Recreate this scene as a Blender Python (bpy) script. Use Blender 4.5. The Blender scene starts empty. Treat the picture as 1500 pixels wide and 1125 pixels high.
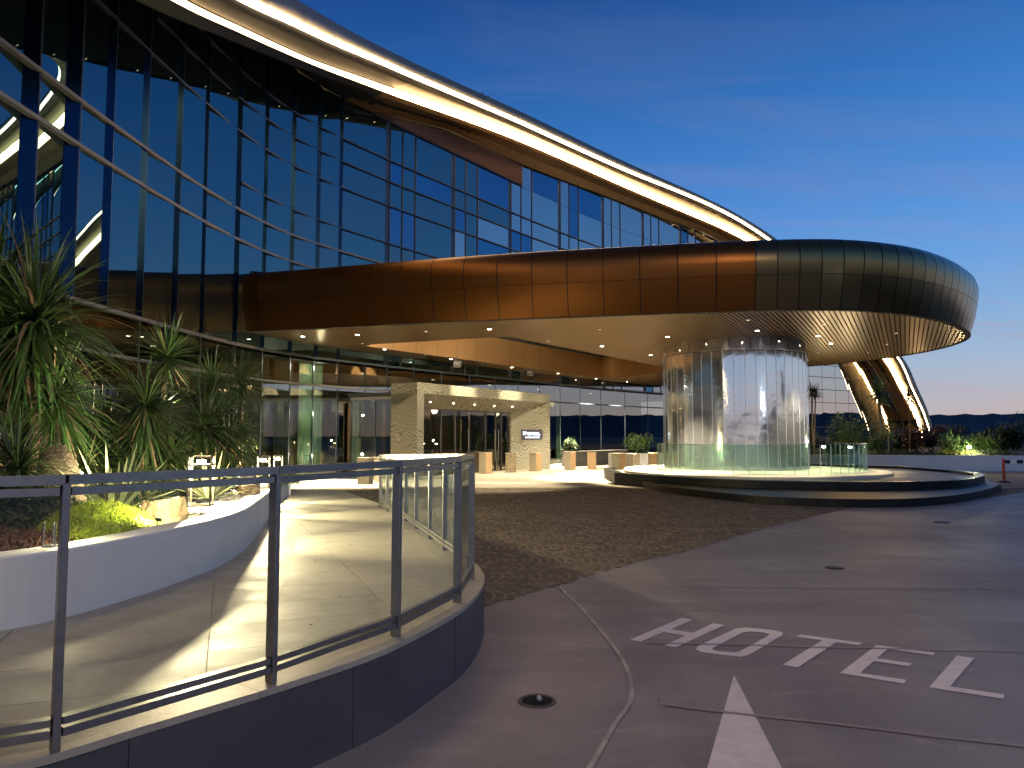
import bpy, bmesh, math, random
import numpy as np
from mathutils import Vector, Matrix
random.seed(7); rng = np.random.default_rng(7)
R = math.radians
SC = bpy.context.scene
COL = SC.collection

# ------------------------------------------------------------------ camera
cd = bpy.data.cameras.new('camera'); cam = bpy.data.objects.new('camera', cd); COL.objects.link(cam)
cd.lens = 26.0; cd.sensor_width = 36.0; cd.clip_start = 0.05; cd.clip_end = 3000
cam.location = (0, 0, 1.75); cam.rotation_euler = (R(90 + 3.94), 0, 0)
SC.camera = cam
SC.view_settings.view_transform = 'Standard'; SC.view_settings.look = 'None'
SC.view_settings.exposure = 0.0; SC.view_settings.gamma = 1.0
SC.view_settings.use_curve_mapping = False
SC.render.engine = 'CYCLES'
cy = SC.cycles
cy.use_denoising = True
try: cy.denoiser = 'OPENIMAGEDENOISE'
except Exception: pass
cy.max_bounces = 10; cy.diffuse_bounces = 4; cy.glossy_bounces = 6; cy.transmission_bounces = 6
cy.transparent_max_bounces = 16; cy.sample_clamp_indirect = 4.0; cy.caustics_reflective = False; cy.caustics_refractive = False
cy.use_light_tree = True

# ------------------------------------------------------------------ node helpers
def lin(c): return tuple(((v/255)/12.92 if v/255 <= .04045 else ((v/255+.055)/1.055)**2.4) for v in c) + (1.0,)
def nn(nt, t, **kw):
    n = nt.nodes.new(t)
    for k, v in kw.items(): setattr(n, k, v)
    return n
def math_(nt, op, a, b=None, c=None, clamp=False):
    n = nn(nt, 'ShaderNodeMath', operation=op); n.use_clamp = clamp
    for i, v in enumerate((a, b, c)):
        if v is None: continue
        if isinstance(v, (int, float)): n.inputs[i].default_value = v
        else: nt.links.new(v, n.inputs[i])
    return n.outputs[0]
def ramp_(nt, fac, stops, interp='LINEAR'):
    n = nn(nt, 'ShaderNodeValToRGB'); n.color_ramp.interpolation = interp
    el = n.color_ramp.elements
    while len(el) > 1: el.remove(el[-1])
    el[0].position = stops[0][0]; el[0].color = stops[0][1]
    for p, c in stops[1:]:
        e = el.new(p); e.color = c
    nt.links.new(fac, n.inputs[0]); return n.outputs[0]
def mix_(nt, fac, a, b, mode='MIX'):
    n = nn(nt, 'ShaderNodeMix', data_type='RGBA', blend_type=mode)
    for sock, v in ((n.inputs[0], fac), (n.inputs[6], a), (n.inputs[7], b)):
        if isinstance(v, (int, float)): sock.default_value = v
        elif isinstance(v, tuple): sock.default_value = v
        else: nt.links.new(v, sock)
    return n.outputs[2]
def noise_(nt, vec, scale, detail=4, rough=.55, dist=0.0):
    n = nn(nt, 'ShaderNodeTexNoise'); n.inputs['Scale'].default_value = scale
    n.inputs['Detail'].default_value = detail; n.inputs['Roughness'].default_value = rough
    n.inputs['Distortion'].default_value = dist
    if vec is not None: nt.links.new(vec, n.inputs['Vector'])
    return n.outputs['Fac']
def mapping_(nt, vec, scale=(1, 1, 1), rot=(0, 0, 0)):
    n = nn(nt, 'ShaderNodeMapping'); n.inputs['Scale'].default_value = scale; n.inputs['Rotation'].default_value = rot
    nt.links.new(vec, n.inputs['Vector']); return n.outputs[0]

# ------------------------------------------------------------------ world: dusk sky
w = bpy.data.worlds.new('World'); SC.world = w; w.use_nodes = True
nt = w.node_tree; nt.nodes.clear()
tc = nn(nt, 'ShaderNodeTexCoord'); sep = nn(nt, 'ShaderNodeSeparateXYZ'); nt.links.new(tc.outputs['Generated'], sep.inputs[0])
el = math_(nt, 'MULTIPLY', math_(nt, 'ARCSINE', sep.outputs[2]), 1/(math.pi/2))        # 0..1 = 0..90 deg
# glow side: the afterglow lies to the right of and behind the view
az = math_(nt, 'ADD', math_(nt, 'MULTIPLY', sep.outputs[0], .92), math_(nt, 'MULTIPLY', sep.outputs[1], -.12))
glow = math_(nt, 'MULTIPLY_ADD', az, .5, .5, clamp=True)
def deg(d): return max(0.0, d/90)
coolc = [(0, lin((176,166,170))), (deg(2), lin((160,172,194))), (deg(6), lin((126,166,210))), (deg(12), lin((74,136,206))),
         (deg(18), lin((46,104,180))), (deg(24), lin((28,78,150))), (deg(32), lin((12,48,112))), (deg(50), lin((9,34,84))), (1, lin((8,24,60)))]
warmc = [(0, lin((202,180,170))), (deg(1.6), lin((200,186,182))), (deg(4.5), lin((180,193,210))), (deg(8), lin((148,184,222))), (deg(12.5), lin((116,170,232))),
         (deg(17), lin((92,155,228))), (deg(23), lin((68,136,212))), (deg(32), lin((40,98,176))), (deg(50), lin((24,66,130))), (1, lin((15,42,92)))]
cA = ramp_(nt, el, coolc); cB = ramp_(nt, el, warmc)
base = mix_(nt, glow, cA, cB)
# clouds: long thin streaks, pinkish low down
proj = nn(nt, 'ShaderNodeVectorMath', operation='DIVIDE')
den = math_(nt, 'ADD', math_(nt, 'MAXIMUM', sep.outputs[2], 0), .12)
cmb = nn(nt, 'ShaderNodeCombineXYZ')
for i in range(3): nt.links.new(den, cmb.inputs[i])
nt.links.new(tc.outputs['Generated'], proj.inputs[0]); nt.links.new(cmb.outputs[0], proj.inputs[1])
cl1 = noise_(nt, mapping_(nt, proj.outputs[0], (.30, 1.2, .2), (0, 0, R(-35))), 3.6, 7, .58, .8)
clm = math_(nt, 'MULTIPLY', math_(nt, 'MULTIPLY_ADD', cl1, 4.2, -1.95, clamp=True), .30)
ccol = ramp_(nt, el, [(0, lin((210,165,165))), (deg(8), lin((170,165,190))), (deg(20), lin((112,134,186))), (deg(40), lin((40,66,120))), (1, lin((20,40,85)))])
sky = mix_(nt, clm, base, ccol)
# below the horizon the world is plain dark ground
below = math_(nt, 'GREATER_THAN', sep.outputs[2], -0.002)
sky = mix_(nt, below, (0.012, 0.014, 0.02, 1), sky)
bg = nn(nt, 'ShaderNodeBackground'); nt.links.new(sky, bg.inputs[0]); bg.inputs[1].default_value = 1.0
wo = nn(nt, 'ShaderNodeOutputWorld'); nt.links.new(bg.outputs[0], wo.inputs[0])

# ------------------------------------------------------------------ materials
MATS = {}
def mat(name, col=(.5,.5,.5), rough=.5, metal=0.0, spec=.5, emit=None, estr=0.0, var=0.0, vscale=3.0, bump=0.0, bscale=40.0, alt=None, coat=0.0, rvar=0.0, bdist=.01):
    m = bpy.data.materials.new(name); m.use_nodes = True; nt = m.node_tree
    b = nt.nodes['Principled BSDF']
    b.inputs['Base Color'].default_value = (*col, 1); b.inputs['Roughness'].default_value = rough
    b.inputs['Metallic'].default_value = metal; b.inputs['Specular IOR Level'].default_value = spec
    if coat: b.inputs['Coat Weight'].default_value = coat
    if emit: b.inputs['Emission Color'].default_value = (*emit, 1); b.inputs['Emission Strength'].default_value = estr
    tcn = nn(nt, 'ShaderNodeTexCoord').outputs['Object']
    if var or alt:
        f = noise_(nt, tcn, vscale, 6, .6)
        f = math_(nt, 'MULTIPLY_ADD', f, 2.4, -.7, clamp=True)
        c2 = alt if alt else tuple(v*(1-var) for v in col)
        nt.links.new(mix_(nt, f, (*col, 1), (*c2, 1)), b.inputs['Base Color'])
        if rvar:
            nt.links.new(math_(nt, 'MULTIPLY_ADD', f, rvar, rough-rvar/2), b.inputs['Roughness'])
    if bump:
        bn = nn(nt, 'ShaderNodeBump'); bn.inputs['Strength'].default_value = bump; bn.inputs['Distance'].default_value = bdist
        nt.links.new(noise_(nt, tcn, bscale, 4, .6), bn.inputs['Height']); nt.links.new(bn.outputs[0], b.inputs['Normal'])
    MATS[name] = m; return m
def bsdf(m): return m.node_tree.nodes['Principled BSDF']

def emis(name, col, s):
    return mat(name, (.8, .8, .8), .5, emit=col, estr=s)

def concrete_road():
    m = mat('road_concrete', (.2, .185, .19), .62); nt = m.node_tree; b = bsdf(m)
    P = nn(nt, 'ShaderNodeNewGeometry').outputs['Position']
    big = noise_(nt, mapping_(nt, P, (.25, .6, 1), (0, 0, .3)), 1.0, 6, .62, .5)
    med = noise_(nt, mapping_(nt, P, (1, 2.2, 1), (0, 0, .5)), 1.4, 6, .65, .3)
    fine = noise_(nt, P, 55, 5, .8)
    c = mix_(nt, math_(nt, 'MULTIPLY_ADD', big, 3.2, -1.15, clamp=True), (.20, .185, .18, 1), (.35, .32, .295, 1))
    patch = math_(nt, 'MULTIPLY_ADD', med, 7, -3.85, clamp=True)
    c = mix_(nt, math_(nt, 'MULTIPLY', patch, .6), c, (.46, .42, .38, 1))
    pm = noise_(nt, P, .5, 3, .5)
    c = mix_(nt, math_(nt, 'MULTIPLY_ADD', pm, 2, -.8, clamp=True), c, (.235, .18, .205, 1))
    c = mix_(nt, math_(nt, 'MULTIPLY_ADD', fine, 1.6, -.3, clamp=True), mix_(nt, .45, c, (.05, .05, .05, 1)), c)
    sp = nn(nt, 'ShaderNodeTexVoronoi'); sp.inputs['Scale'].default_value = 1.6; nt.links.new(P, sp.inputs['Vector'])
    spot = math_(nt, 'LESS_THAN', sp.outputs['Distance'], .022)
    c = mix_(nt, math_(nt, 'MULTIPLY', spot, .6), c, (.6, .57, .54, 1))
    vor = nn(nt, 'ShaderNodeTexVoronoi', feature='DISTANCE_TO_EDGE'); vor.inputs['Scale'].default_value = .33
    wa = nn(nt, 'ShaderNodeTexNoise'); wa.inputs['Scale'].default_value = 1.5; wa.inputs['Detail'].default_value = 6; nt.links.new(P, wa.inputs['Vector'])
    wv_ = nn(nt, 'ShaderNodeVectorMath', operation='MULTIPLY_ADD'); nt.links.new(wa.outputs['Color'], wv_.inputs[0]); wv_.inputs[1].default_value = (.9, .9, .9); nt.links.new(P, wv_.inputs[2]); nt.links.new(wv_.outputs[0], vor.inputs['Vector'])
    crack = math_(nt, 'MULTIPLY', math_(nt, 'LESS_THAN', vor.outputs['Distance'], .0022), math_(nt, 'MULTIPLY_ADD', noise_(nt, P, .7, 2), 4, -2.0, clamp=True))
    c = mix_(nt, math_(nt, 'MULTIPLY', crack, .7), c, (.05, .045, .045, 1))
    oil = nn(nt, 'ShaderNodeTexVoronoi'); oil.inputs['Scale'].default_value = .55; nt.links.new(wv_.outputs[0], oil.inputs['Vector'])
    c = mix_(nt, math_(nt, 'MULTIPLY', math_(nt, 'MULTIPLY_ADD', oil.outputs['Distance'], -9, 1.1, clamp=True), .35), c, (.06, .055, .055, 1))
    trk = math_(nt, 'MULTIPLY_ADD', noise_(nt, mapping_(nt, P, (1.3, .10, 1), (0, 0, R(-32))), 1.0, 3, .5), 5, -2.4, clamp=True)
    c = mix_(nt, math_(nt, 'MULTIPLY', trk, .22), c, (.09, .082, .085, 1))
    agg = noise_(nt, P, 160, 2, .6)
    c = mix_(nt, math_(nt, 'MULTIPLY_ADD', agg, 5, -2.6, clamp=True), c, mix_(nt, .4, c, (.6, .56, .5, 1)))
    nt.links.new(c, b.inputs['Base Color'])
    nt.links.new(math_(nt, 'MULTIPLY_ADD', big, -.35, .72), b.inputs['Roughness'])
    bn = nn(nt, 'ShaderNodeBump'); bn.inputs['Strength'].default_value = .35; bn.inputs['Distance'].default_value = .004
    nt.links.new(math_(nt, 'ADD', fine, med), bn.inputs['Height']); nt.links.new(bn.outputs[0], b.inputs['Normal'])
    return m
def marble():
    m = mat('wavy_marble', (.6, .56, .45), .38); nt = m.node_tree; b = bsdf(m)
    P = nn(nt, 'ShaderNodeTexCoord').outputs['Object']
    n1 = nn(nt, 'ShaderNodeTexNoise'); n1.inputs['Scale'].default_value = .55; n1.inputs['Detail'].default_value = 3
    nt.links.new(P, n1.inputs['Vector'])
    va = nn(nt, 'ShaderNodeVectorMath', operation='MULTIPLY_ADD')
    nt.links.new(n1.outputs['Color'], va.inputs[0]); va.inputs[1].default_value = (2.2, 2.2, 2.2); nt.links.new(P, va.inputs[2])
    wv = nn(nt, 'ShaderNodeTexWave', wave_type='BANDS', bands_direction='Z'); wv.inputs['Scale'].default_value = 1.2
    wv.inputs['Distortion'].default_value = 2.2; wv.inputs['Detail'].default_value = 3; wv.inputs['Detail Scale'].default_value = 1.2
    nt.links.new(va.outputs[0], wv.inputs['Vector'])
    wv2 = nn(nt, 'ShaderNodeTexWave', wave_type='BANDS', bands_direction='Z'); wv2.inputs['Scale'].default_value = 3.4
    wv2.inputs['Distortion'].default_value = 3.2; wv2.inputs['Detail'].default_value = 3; nt.links.new(va.outputs[0], wv2.inputs['Vector'])
    c = ramp_(nt, wv.outputs['Fac'], [(0, (.13, .115, .07, 1)), (.25, (.55, .52, .40, 1)), (.5, (.24, .215, .15, 1)), (.78, (.66, .63, .5, 1)), (1, (.2, .175, .12, 1))])
    c2 = ramp_(nt, wv2.outputs['Fac'], [(0, (.13, .115, .075, 1)), (.35, (.55, .52, .41, 1)), (1, (.80, .77, .64, 1))])
    nt.links.new(mix_(nt, 1.0, mix_(nt, .55, c, c2), (.68, .68, .66, 1), 'MULTIPLY'), b.inputs['Base Color'])
    return m
def schlick(nt, f0):
    ge = nn(nt, 'ShaderNodeNewGeometry'); dp = nn(nt, 'ShaderNodeVectorMath', operation='DOT_PRODUCT')
    nt.links.new(ge.outputs['Normal'], dp.inputs[0]); nt.links.new(ge.outputs['Incoming'], dp.inputs[1])
    c = math_(nt, 'SUBTRACT', 1.0, math_(nt, 'ABSOLUTE', dp.outputs['Value']), clamp=True)
    return math_(nt, 'MULTIPLY_ADD', math_(nt, 'POWER', c, 5.0), 1.0-f0, f0, clamp=True)
def coated_glass(name, refl, tint, behind, rough=0.0, wav=.0, trans=0.0):
    """reflective facade glass: a mirror coat over a dark pane (trans = share one sees through)"""
    m = bpy.data.materials.new(name); m.use_nodes = True; nt = m.node_tree; nt.nodes.clear()
    out = nn(nt, 'ShaderNodeOutputMaterial')
    g = nn(nt, 'ShaderNodeBsdfGlossy'); g.inputs['Color'].default_value = (*tint, 1); g.inputs['Roughness'].default_value = rough
    if trans:
        d = nn(nt, 'ShaderNodeBsdfTransparent'); d.inputs['Color'].default_value = (*behind, 1)
    else:
        d = nn(nt, 'ShaderNodeBsdfDiffuse'); d.inputs['Color'].default_value = (*behind, 1)
    f = schlick(nt, refl)
    if wav:
        P = nn(nt, 'ShaderNodeTexCoord').outputs['Object']
        bn = nn(nt, 'ShaderNodeBump'); bn.inputs['Strength'].default_value = wav; bn.inputs['Distance'].default_value = .02
        nt.links.new(noise_(nt, P, .55, 2, .4), bn.inputs['Height']); nt.links.new(bn.outputs[0], g.inputs['Normal'])
    mx = nn(nt, 'ShaderNodeMixShader'); nt.links.new(f, mx.inputs[0]); nt.links.new(d.outputs[0], mx.inputs[1]); nt.links.new(g.outputs[0], mx.inputs[2])
    nt.links.new(mx.outputs[0], out.inputs[0]); MATS[name] = m; return m
def clear_glass(name, tint=(.96, .985, .97), refl=.035):
    m = bpy.data.materials.new(name); m.use_nodes = True; nt = m.node_tree; nt.nodes.clear()
    out = nn(nt, 'ShaderNodeOutputMaterial')
    g = nn(nt, 'ShaderNodeBsdfGlossy'); g.inputs['Roughness'].default_value = .01; g.inputs['Color'].default_value = (.95, 1, .97, 1)
    d = nn(nt, 'ShaderNodeBsdfTransparent'); d.inputs['Color'].default_value = (*tint, 1)
    f = schlick(nt, refl)
    mx = nn(nt, 'ShaderNodeMixShader'); nt.links.new(f, mx.inputs[0]); nt.links.new(d.outputs[0], mx.inputs[1]); nt.links.new(g.outputs[0], mx.inputs[2])
    nt.links.new(mx.outputs[0], out.inputs[0]); MATS[name] = m; return m

def mirror_mat():
    m = mat('mirror_steel', (.88, .90, .91), .10, .84); nt = m.node_tree; b = bsdf(m)
    P = nn(nt, 'ShaderNodeNewGeometry').outputs['Position']
    bn = nn(nt, 'ShaderNodeBump'); bn.inputs['Strength'].default_value = .34; bn.inputs['Distance'].default_value = .03
    h = noise_(nt, mapping_(nt, P, (1, 1, .9)), 1.5, 2, .45, .3)
    nt.links.new(h, bn.inputs['Height']); nt.links.new(bn.outputs[0], b.inputs['Normal'])
    return m
def leaf_mat(name, c1, c2, rough=.42, sc=9):
    m = mat(name, c1, rough, alt=c2, vscale=sc); b = bsdf(m)
    b.inputs['Subsurface Weight'].default_value = 0.0
    nt = m.node_tree
    oi = nn(nt, 'ShaderNodeNewGeometry').outputs['Random Per Island']
    src = b.inputs['Base Color'].links[0].from_socket
    h = nn(nt, 'ShaderNodeHueSaturation'); nt.links.new(src, h.inputs['Color'])
    nt.links.new(math_(nt, 'MULTIPLY_ADD', oi, .9, .55), h.inputs['Value'])
    nt.links.new(math_(nt, 'MULTIPLY_ADD', oi, .05, .475), h.inputs['Hue'])
    nt.links.new(h.outputs[0], b.inputs['Base Color'])
    return m
M_road = concrete_road()
M_marble = marble()
M_cobble = mat('cobble_stone', (.135, .10, .06), .7, alt=(.085, .064, .04), vscale=1.6, bump=.5, bscale=60)
nt = M_cobble.node_tree
_oi = nn(nt, 'ShaderNodeNewGeometry').outputs['Random Per Island']; _h = nn(nt, 'ShaderNodeHueSaturation')
nt.links.new(bsdf(M_cobble).inputs['Base Color'].links[0].from_socket, _h.inputs['Color']); nt.links.new(math_(nt, 'MULTIPLY_ADD', _oi, .7, .65), _h.inputs['Value'])
nt.links.new(_h.outputs[0], bsdf(M_cobble).inputs['Base Color'])
M_cobpale = mat('pale_cobble_row', (.22, .175, .115), .65, alt=(.13, .10, .065), vscale=1.1, bump=.4, bscale=70)
M_mortar = mat('mortar_bed', (.34, .28, .19), .9, var=.45, vscale=6, bump=.6, bscale=30)
M_plaza_lit = mat('plaza_paving_lit', (.50, .45, .35), .6, var=.25, vscale=7, bump=.5, bscale=14)
M_paver = mat('ramp_paver', (.37, .345, .29), .55, alt=(.29, .27, .225), vscale=2.5, bump=.25, bscale=45, rvar=.2)
M_cope = mat('coping_stone', (.40, .37, .30), .5, alt=(.31, .285, .235), vscale=3, bump=.2, bscale=50)
M_darkstone = mat('slate_panel', (.085, .085, .095), .45, alt=(.055, .057, .065), vscale=1.6, bump=.2, bscale=35)
M_blackgran = mat('black_granite', (.009, .009, .010), .45, spec=.25, var=.4, vscale=5)
M_tanfloor = mat('basin_stone', (.30, .27, .19), .5, var=.3, vscale=3)
M_white = mat('white_render', (.80, .80, .79), .62, alt=(.70, .70, .70), vscale=1.2, bump=.15, bscale=60)
M_steel = mat('brushed_steel', (.37, .36, .35), .36, 1.0, var=.25, vscale=20)
M_darksteel = mat('dark_steel', (.10, .09, .085), .35, .9)
M_bronze = mat('bronze_panel', (.19, .072, .015), .34, .85, alt=(.155, .062, .014), vscale=.5, rvar=.06)
M_olive = mat('olive_bronze_panel', (.20, .15, .065), .24, .9, alt=(.16, .125, .06), vscale=.5, rvar=.06)
M_bronzein = mat('copper_panel', (.52, .30, .13), .42, .6, alt=(.46, .26, .11), vscale=.6)
M_soffit = mat('champagne_slats', (.42, .24, .075), .31, .85, alt=(.36, .205, .06), vscale=.5)
M_gap = mat('dark_gap', (.02, .017, .012), .8)
M_joint = mat('panel_joint', (.012, .010, .008), .8)
M_fascia = mat('roof_fascia', (.30, .26, .19), .5, .3, var=.15, vscale=.6)
M_fasciad = mat('dark_fascia', (.13, .11, .08), .55, .2, var=.2)
M_brownsof = mat('brown_soffit', (.42, .25, .10), .45, .4, alt=(.32, .19, .07), vscale=.8)
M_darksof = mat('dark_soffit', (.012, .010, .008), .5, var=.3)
M_louvre = mat('louvre_brown', (.26, .13, .08), .5, .3)
M_led = emis('led_strip', (1, .74, .42), 18.0)
M_led3 = emis('led_cove_left', (1, .66, .32), 9.0)
M_led2 = emis('led_cove', (1, .62, .27), 30.0)
M_lamp = emis('lamp_glow', (1, .86, .62), 45.0)
M_lampdim = emis('lamp_dim', (1, .8, .55), 3.0)
M_led_in = emis('interior_glow', (1, .82, .45), 1.2)
M_facade = coated_glass('facade_glass', .30, (.36, .60, .68), (.004, .010, .016), wav=.05)
M_facadeb = coated_glass('facade_glass_blue', .36, (.20, .50, .80), (.004, .01, .02), wav=.05)
M_return = coated_glass('return_glass', .26, (.03, .10, .22), (.002, .007, .020), rough=.2)
M_facade_far = coated_glass('facade_glass_far', .74, (.88, .88, .86), (.01, .012, .015), wav=.03)
M_facadec = coated_glass('facade_glass_grey', .46, (.80, .84, .86), (.004, .01, .018), wav=.04)
M_lowglass = coated_glass('lobby_glass', .45, (.80, .82, .80), (.45, .50, .42), wav=.03, trans=1)
M_lowdark = coated_glass('dark_lobby_glass', .18, (.7, .74, .74), (.40, .45, .38), wav=.03, trans=1)
M_doorglass = coated_glass('door_glass', .14, (.8, .8, .78), (.55, .5, .42), trans=1)
M_rail = clear_glass('rail_glass')
M_balus = clear_glass('balustrade_glass', (.80, .93, .86), .06)
M_trans = mat('transom_metal', (.26, .25, .24), .5, .2)
M_transd = mat('mullion_dark', (.07, .09, .12), .4, .6)
M_mirror = mirror_mat()
M_seam = mat('polished_seam', (.9, .88, .78), .25, .7)
M_paint = mat('road_paint', (.80, .73, .70), .6, alt=(.66, .60, .58), vscale=9, bump=.2, bscale=80)
M_curbline = mat('worn_line', (.56, .50, .43), .7, alt=(.36, .32, .28), vscale=5)
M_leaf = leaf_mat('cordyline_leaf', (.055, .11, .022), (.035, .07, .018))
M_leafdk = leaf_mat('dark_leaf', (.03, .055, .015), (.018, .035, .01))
M_leafred = leaf_mat('red_leaf', (.08, .03, .02), (.045, .022, .015))
M_dead = mat('dead_leaf', (.20, .14, .07), .7, alt=(.11, .08, .045), vscale=8)
M_fern = leaf_mat('fern_green', (.40, .46, .03), (.22, .30, .02), .5)
M_agave = mat('agave_leaf', (.30, .31, .17), .45, alt=(.20, .24, .12), vscale=8)
M_bark = mat('bark', (.12, .085, .045), .85, alt=(.06, .045, .03), vscale=14, bump=1, bscale=24, bdist=.03)
M_soil = mat('soil', (.045, .033, .022), .95, alt=(.02, .015, .01), vscale=6, bump=.8, bscale=20, bdist=.03)
M_rock = mat('boulder', (.42, .30, .16), .8, alt=(.20, .14, .075), vscale=5, bump=.9, bscale=9, bdist=.04)
M_pebble = mat('white_pebble', (.55, .52, .46), .6, var=.3, vscale=30)
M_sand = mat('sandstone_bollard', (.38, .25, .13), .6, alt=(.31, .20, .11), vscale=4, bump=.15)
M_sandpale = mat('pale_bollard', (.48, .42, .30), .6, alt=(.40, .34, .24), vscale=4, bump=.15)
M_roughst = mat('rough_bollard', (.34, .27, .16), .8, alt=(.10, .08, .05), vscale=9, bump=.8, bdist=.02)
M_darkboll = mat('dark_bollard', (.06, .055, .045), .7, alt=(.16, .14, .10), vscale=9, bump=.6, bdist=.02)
M_hill = mat('far_hills', (.010, .018, .042), .9, var=.3, vscale=.05)
M_dirt = mat('dark_ground', (.03, .035, .02), .9, var=.5, vscale=.4)
M_red = mat('red_post', (.45, .04, .03), .5)
M_blk = mat('black_rubber', (.015, .015, .015), .6)
M_whp = mat('white_paint', (.75, .75, .75), .5)
M_curt = mat('olive_curtain', (.07, .08, .03), .8, var=.3, vscale=2)
M_teal = mat('teal_curtain', (.26, .42, .27), .7, var=.2, vscale=2)
M_wood = mat('lobby_panel', (.20, .12, .045), .45, var=.3, vscale=2)
M_dark = mat('lobby_dark', (.02, .022, .018), .8)
M_lobfloor = mat('lobby_floor', (.2, .17, .12), .3)
M_signbg = mat('sign_plate', (.05, .05, .09), .4)
M_signlt = emis('sign_light', (.75, .85, 1.0), 3.0)
M_plastic = mat('camera_white', (.7, .7, .68), .4)

def wear(m, under, scale=7.0, amt=-2.75):
    nt = m.node_tree; b = bsdf(m); src = b.inputs['Base Color'].links[0].from_socket
    P = nn(nt, 'ShaderNodeNewGeometry').outputs['Position']
    f = math_(nt, 'MULTIPLY_ADD', noise_(nt, P, scale, 8, .72), 5.0, amt, clamp=True)
    nt.links.new(mix_(nt, math_(nt, 'MULTIPLY', f, .7), src, (*under, 1)), b.inputs['Base Color'])
wear(M_paint, (.32, .29, .28)); wear(M_curbline, (.22, .2, .19), 5.0, -2.4); wear(M_white, (.40, .38, .34), 2.2, -3.0); wear(M_paver, (.20, .18, .14), 3.0, -2.7); wear(M_cope, (.22, .2, .16), 4.0, -2.7)
# ------------------------------------------------------------------ geometry helpers
class MB:
    def __init__(s): s.v = []; s.f = []; s.m = []
    def add(s, vs, fs, mi=0):
        o = len(s.v); s.v += [tuple(v) for v in vs]; s.f += [tuple(o+i for i in f) for f in fs]; s.m += [mi]*len(fs); return s
    def box(s, c, d, rz=0, mi=0, bev=0):
        hx, hy, hz = d[0]/2, d[1]/2, d[2]/2; ca, sa = math.cos(rz), math.sin(rz)
        if bev:
            b = min(bev, hx*.9, hy*.9, hz*.9); vs = []
            ring = lambda x, y, z: [(-x+b, -y, z), (x-b, -y, z), (x, -y+b, z), (x, y-b, z), (x-b, y, z), (-x+b, y, z), (-x, y-b, z), (-x, -y+b, z)]
            def r2(x, y, z): return ring(x, y, z)
            L = [r2(hx-b, hy-b, -hz), r2(hx, hy, -hz+b), r2(hx, hy, hz-b), r2(hx-b, hy-b, hz)]
            vs = [p for r_ in L for p in r_]; fs = [tuple(range(7, -1, -1)), tuple(range(24, 32))]
            for k in range(3):
                for i in range(8):
                    j = (i+1) % 8; fs.append((k*8+i, k*8+j, k*8+8+j, k*8+8+i))
        else:
            vs = [(x, y, z) for z in (-hz, hz) for x, y in ((-hx, -hy), (hx, -hy), (hx, hy), (-hx, hy))]
            fs = [(3, 2, 1, 0), (4, 5, 6, 7), (0, 1, 5, 4), (1, 2, 6, 5), (2, 3, 7, 6), (3, 0, 4, 7)]
        vs = [(c[0]+x*ca-y*sa, c[1]+x*sa+y*ca, c[2]+z) for x, y, z in vs]
        return s.add(vs, fs, mi)
    def bar(s, p, q, wd, ht, mi=0):
        """box section between two points; wd sideways, ht upward"""
        p, q = Vector(p), Vector(q); d = (q-p).normalized(); up = Vector((0, 0, 1))
        if abs(d.z) > .95: up = Vector((0, 1, 0))
        sd = d.cross(up).normalized(); u = sd.cross(d).normalized()
        vs = [e+sd*a*wd/2+u*b*ht/2 for e in (p, q) for a, b in ((-1, -1), (1, -1), (1, 1), (-1, 1))]
        return s.add(vs, [(3, 2, 1, 0), (4, 5, 6, 7), (0, 1, 5, 4), (1, 2, 6, 5), (2, 3, 7, 6), (3, 0, 4, 7)], mi)
    def tube(s, pts, rad, n=8, cap=True, mi=0):
        pts = [Vector(p) for p in pts]; rr = rad if isinstance(rad, (list, tuple)) else [rad]*len(pts); vs = []
        for i, p in enumerate(pts):
            d = (pts[min(i+1, len(pts)-1)]-pts[max(i-1, 0)]).normalized()
            a = d.orthogonal().normalized() if abs(d.z) < .99 else Vector((1, 0, 0)); a = (a-d*a.dot(d)).normalized(); b = d.cross(a)
            vs += [p+(a*math.cos(2*math.pi*k/n)+b*math.sin(2*math.pi*k/n))*rr[i] for k in range(n)]
        fs = [(i*n+k, i*n+(k+1) % n, (i+1)*n+(k+1) % n, (i+1)*n+k) for i in range(len(pts)-1) for k in range(n)]
        if cap: fs += [tuple(range(n-1, -1, -1)), tuple((len(pts)-1)*n+k for k in range(n))]
        return s.add(vs, fs, mi)
    def prism(s, poly, z0, z1, mi=0, cap0=True):
        n = len(poly)
        z0f = z0 if callable(z0) else (lambda x, y: z0); z1f = z1 if callable(z1) else (lambda x, y: z1)
        vs = [(x, y, z0f(x, y)) for x, y in poly]+[(x, y, z1f(x, y)) for x, y in poly]
        fs = [tuple(range(n, 2*n))]+[(i, (i+1) % n, n+(i+1) % n, n+i) for i in range(n)]
        if cap0: fs.append(tuple(range(n-1, -1, -1)))
        return s.add(vs, fs, mi)
    def sheet(s, rows, mi=0):
        """rows of equal-length point lists -> quads"""
        n = len(rows[0]); vs = [p for r_ in rows for p in r_]
        fs = [(i*n+k, i*n+k+1, (i+1)*n+k+1, (i+1)*n+k) for i in range(len(rows)-1) for k in range(n-1)]
        return s.add(vs, fs, mi)
    def mesh(s, name, mats, smooth=False):
        me = bpy.data.meshes.new(name); me.from_pydata(s.v, [], s.f)
        for m in (mats if isinstance(mats, (list, tuple)) else [mats]): me.materials.append(m)
        if any(s.m): me.polygons.foreach_set('material_index', s.m)
        if smooth: me.polygons.foreach_set('use_smooth', [True]*len(s.f))
        me.update(); return me
    def build(s, name, mats, parent=None, smooth=False, loc=None, **props):
        return obj(name, s.mesh(name, mats, smooth), parent, loc, **props)
def obj(name, data, parent=None, loc=None, **props):
    o = bpy.data.objects.new(name, data); COL.objects.link(o)
    if parent: o.parent = parent
    if loc is not None: o.location = loc
    for k, v in props.items(): o[k] = v
    return o
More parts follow.
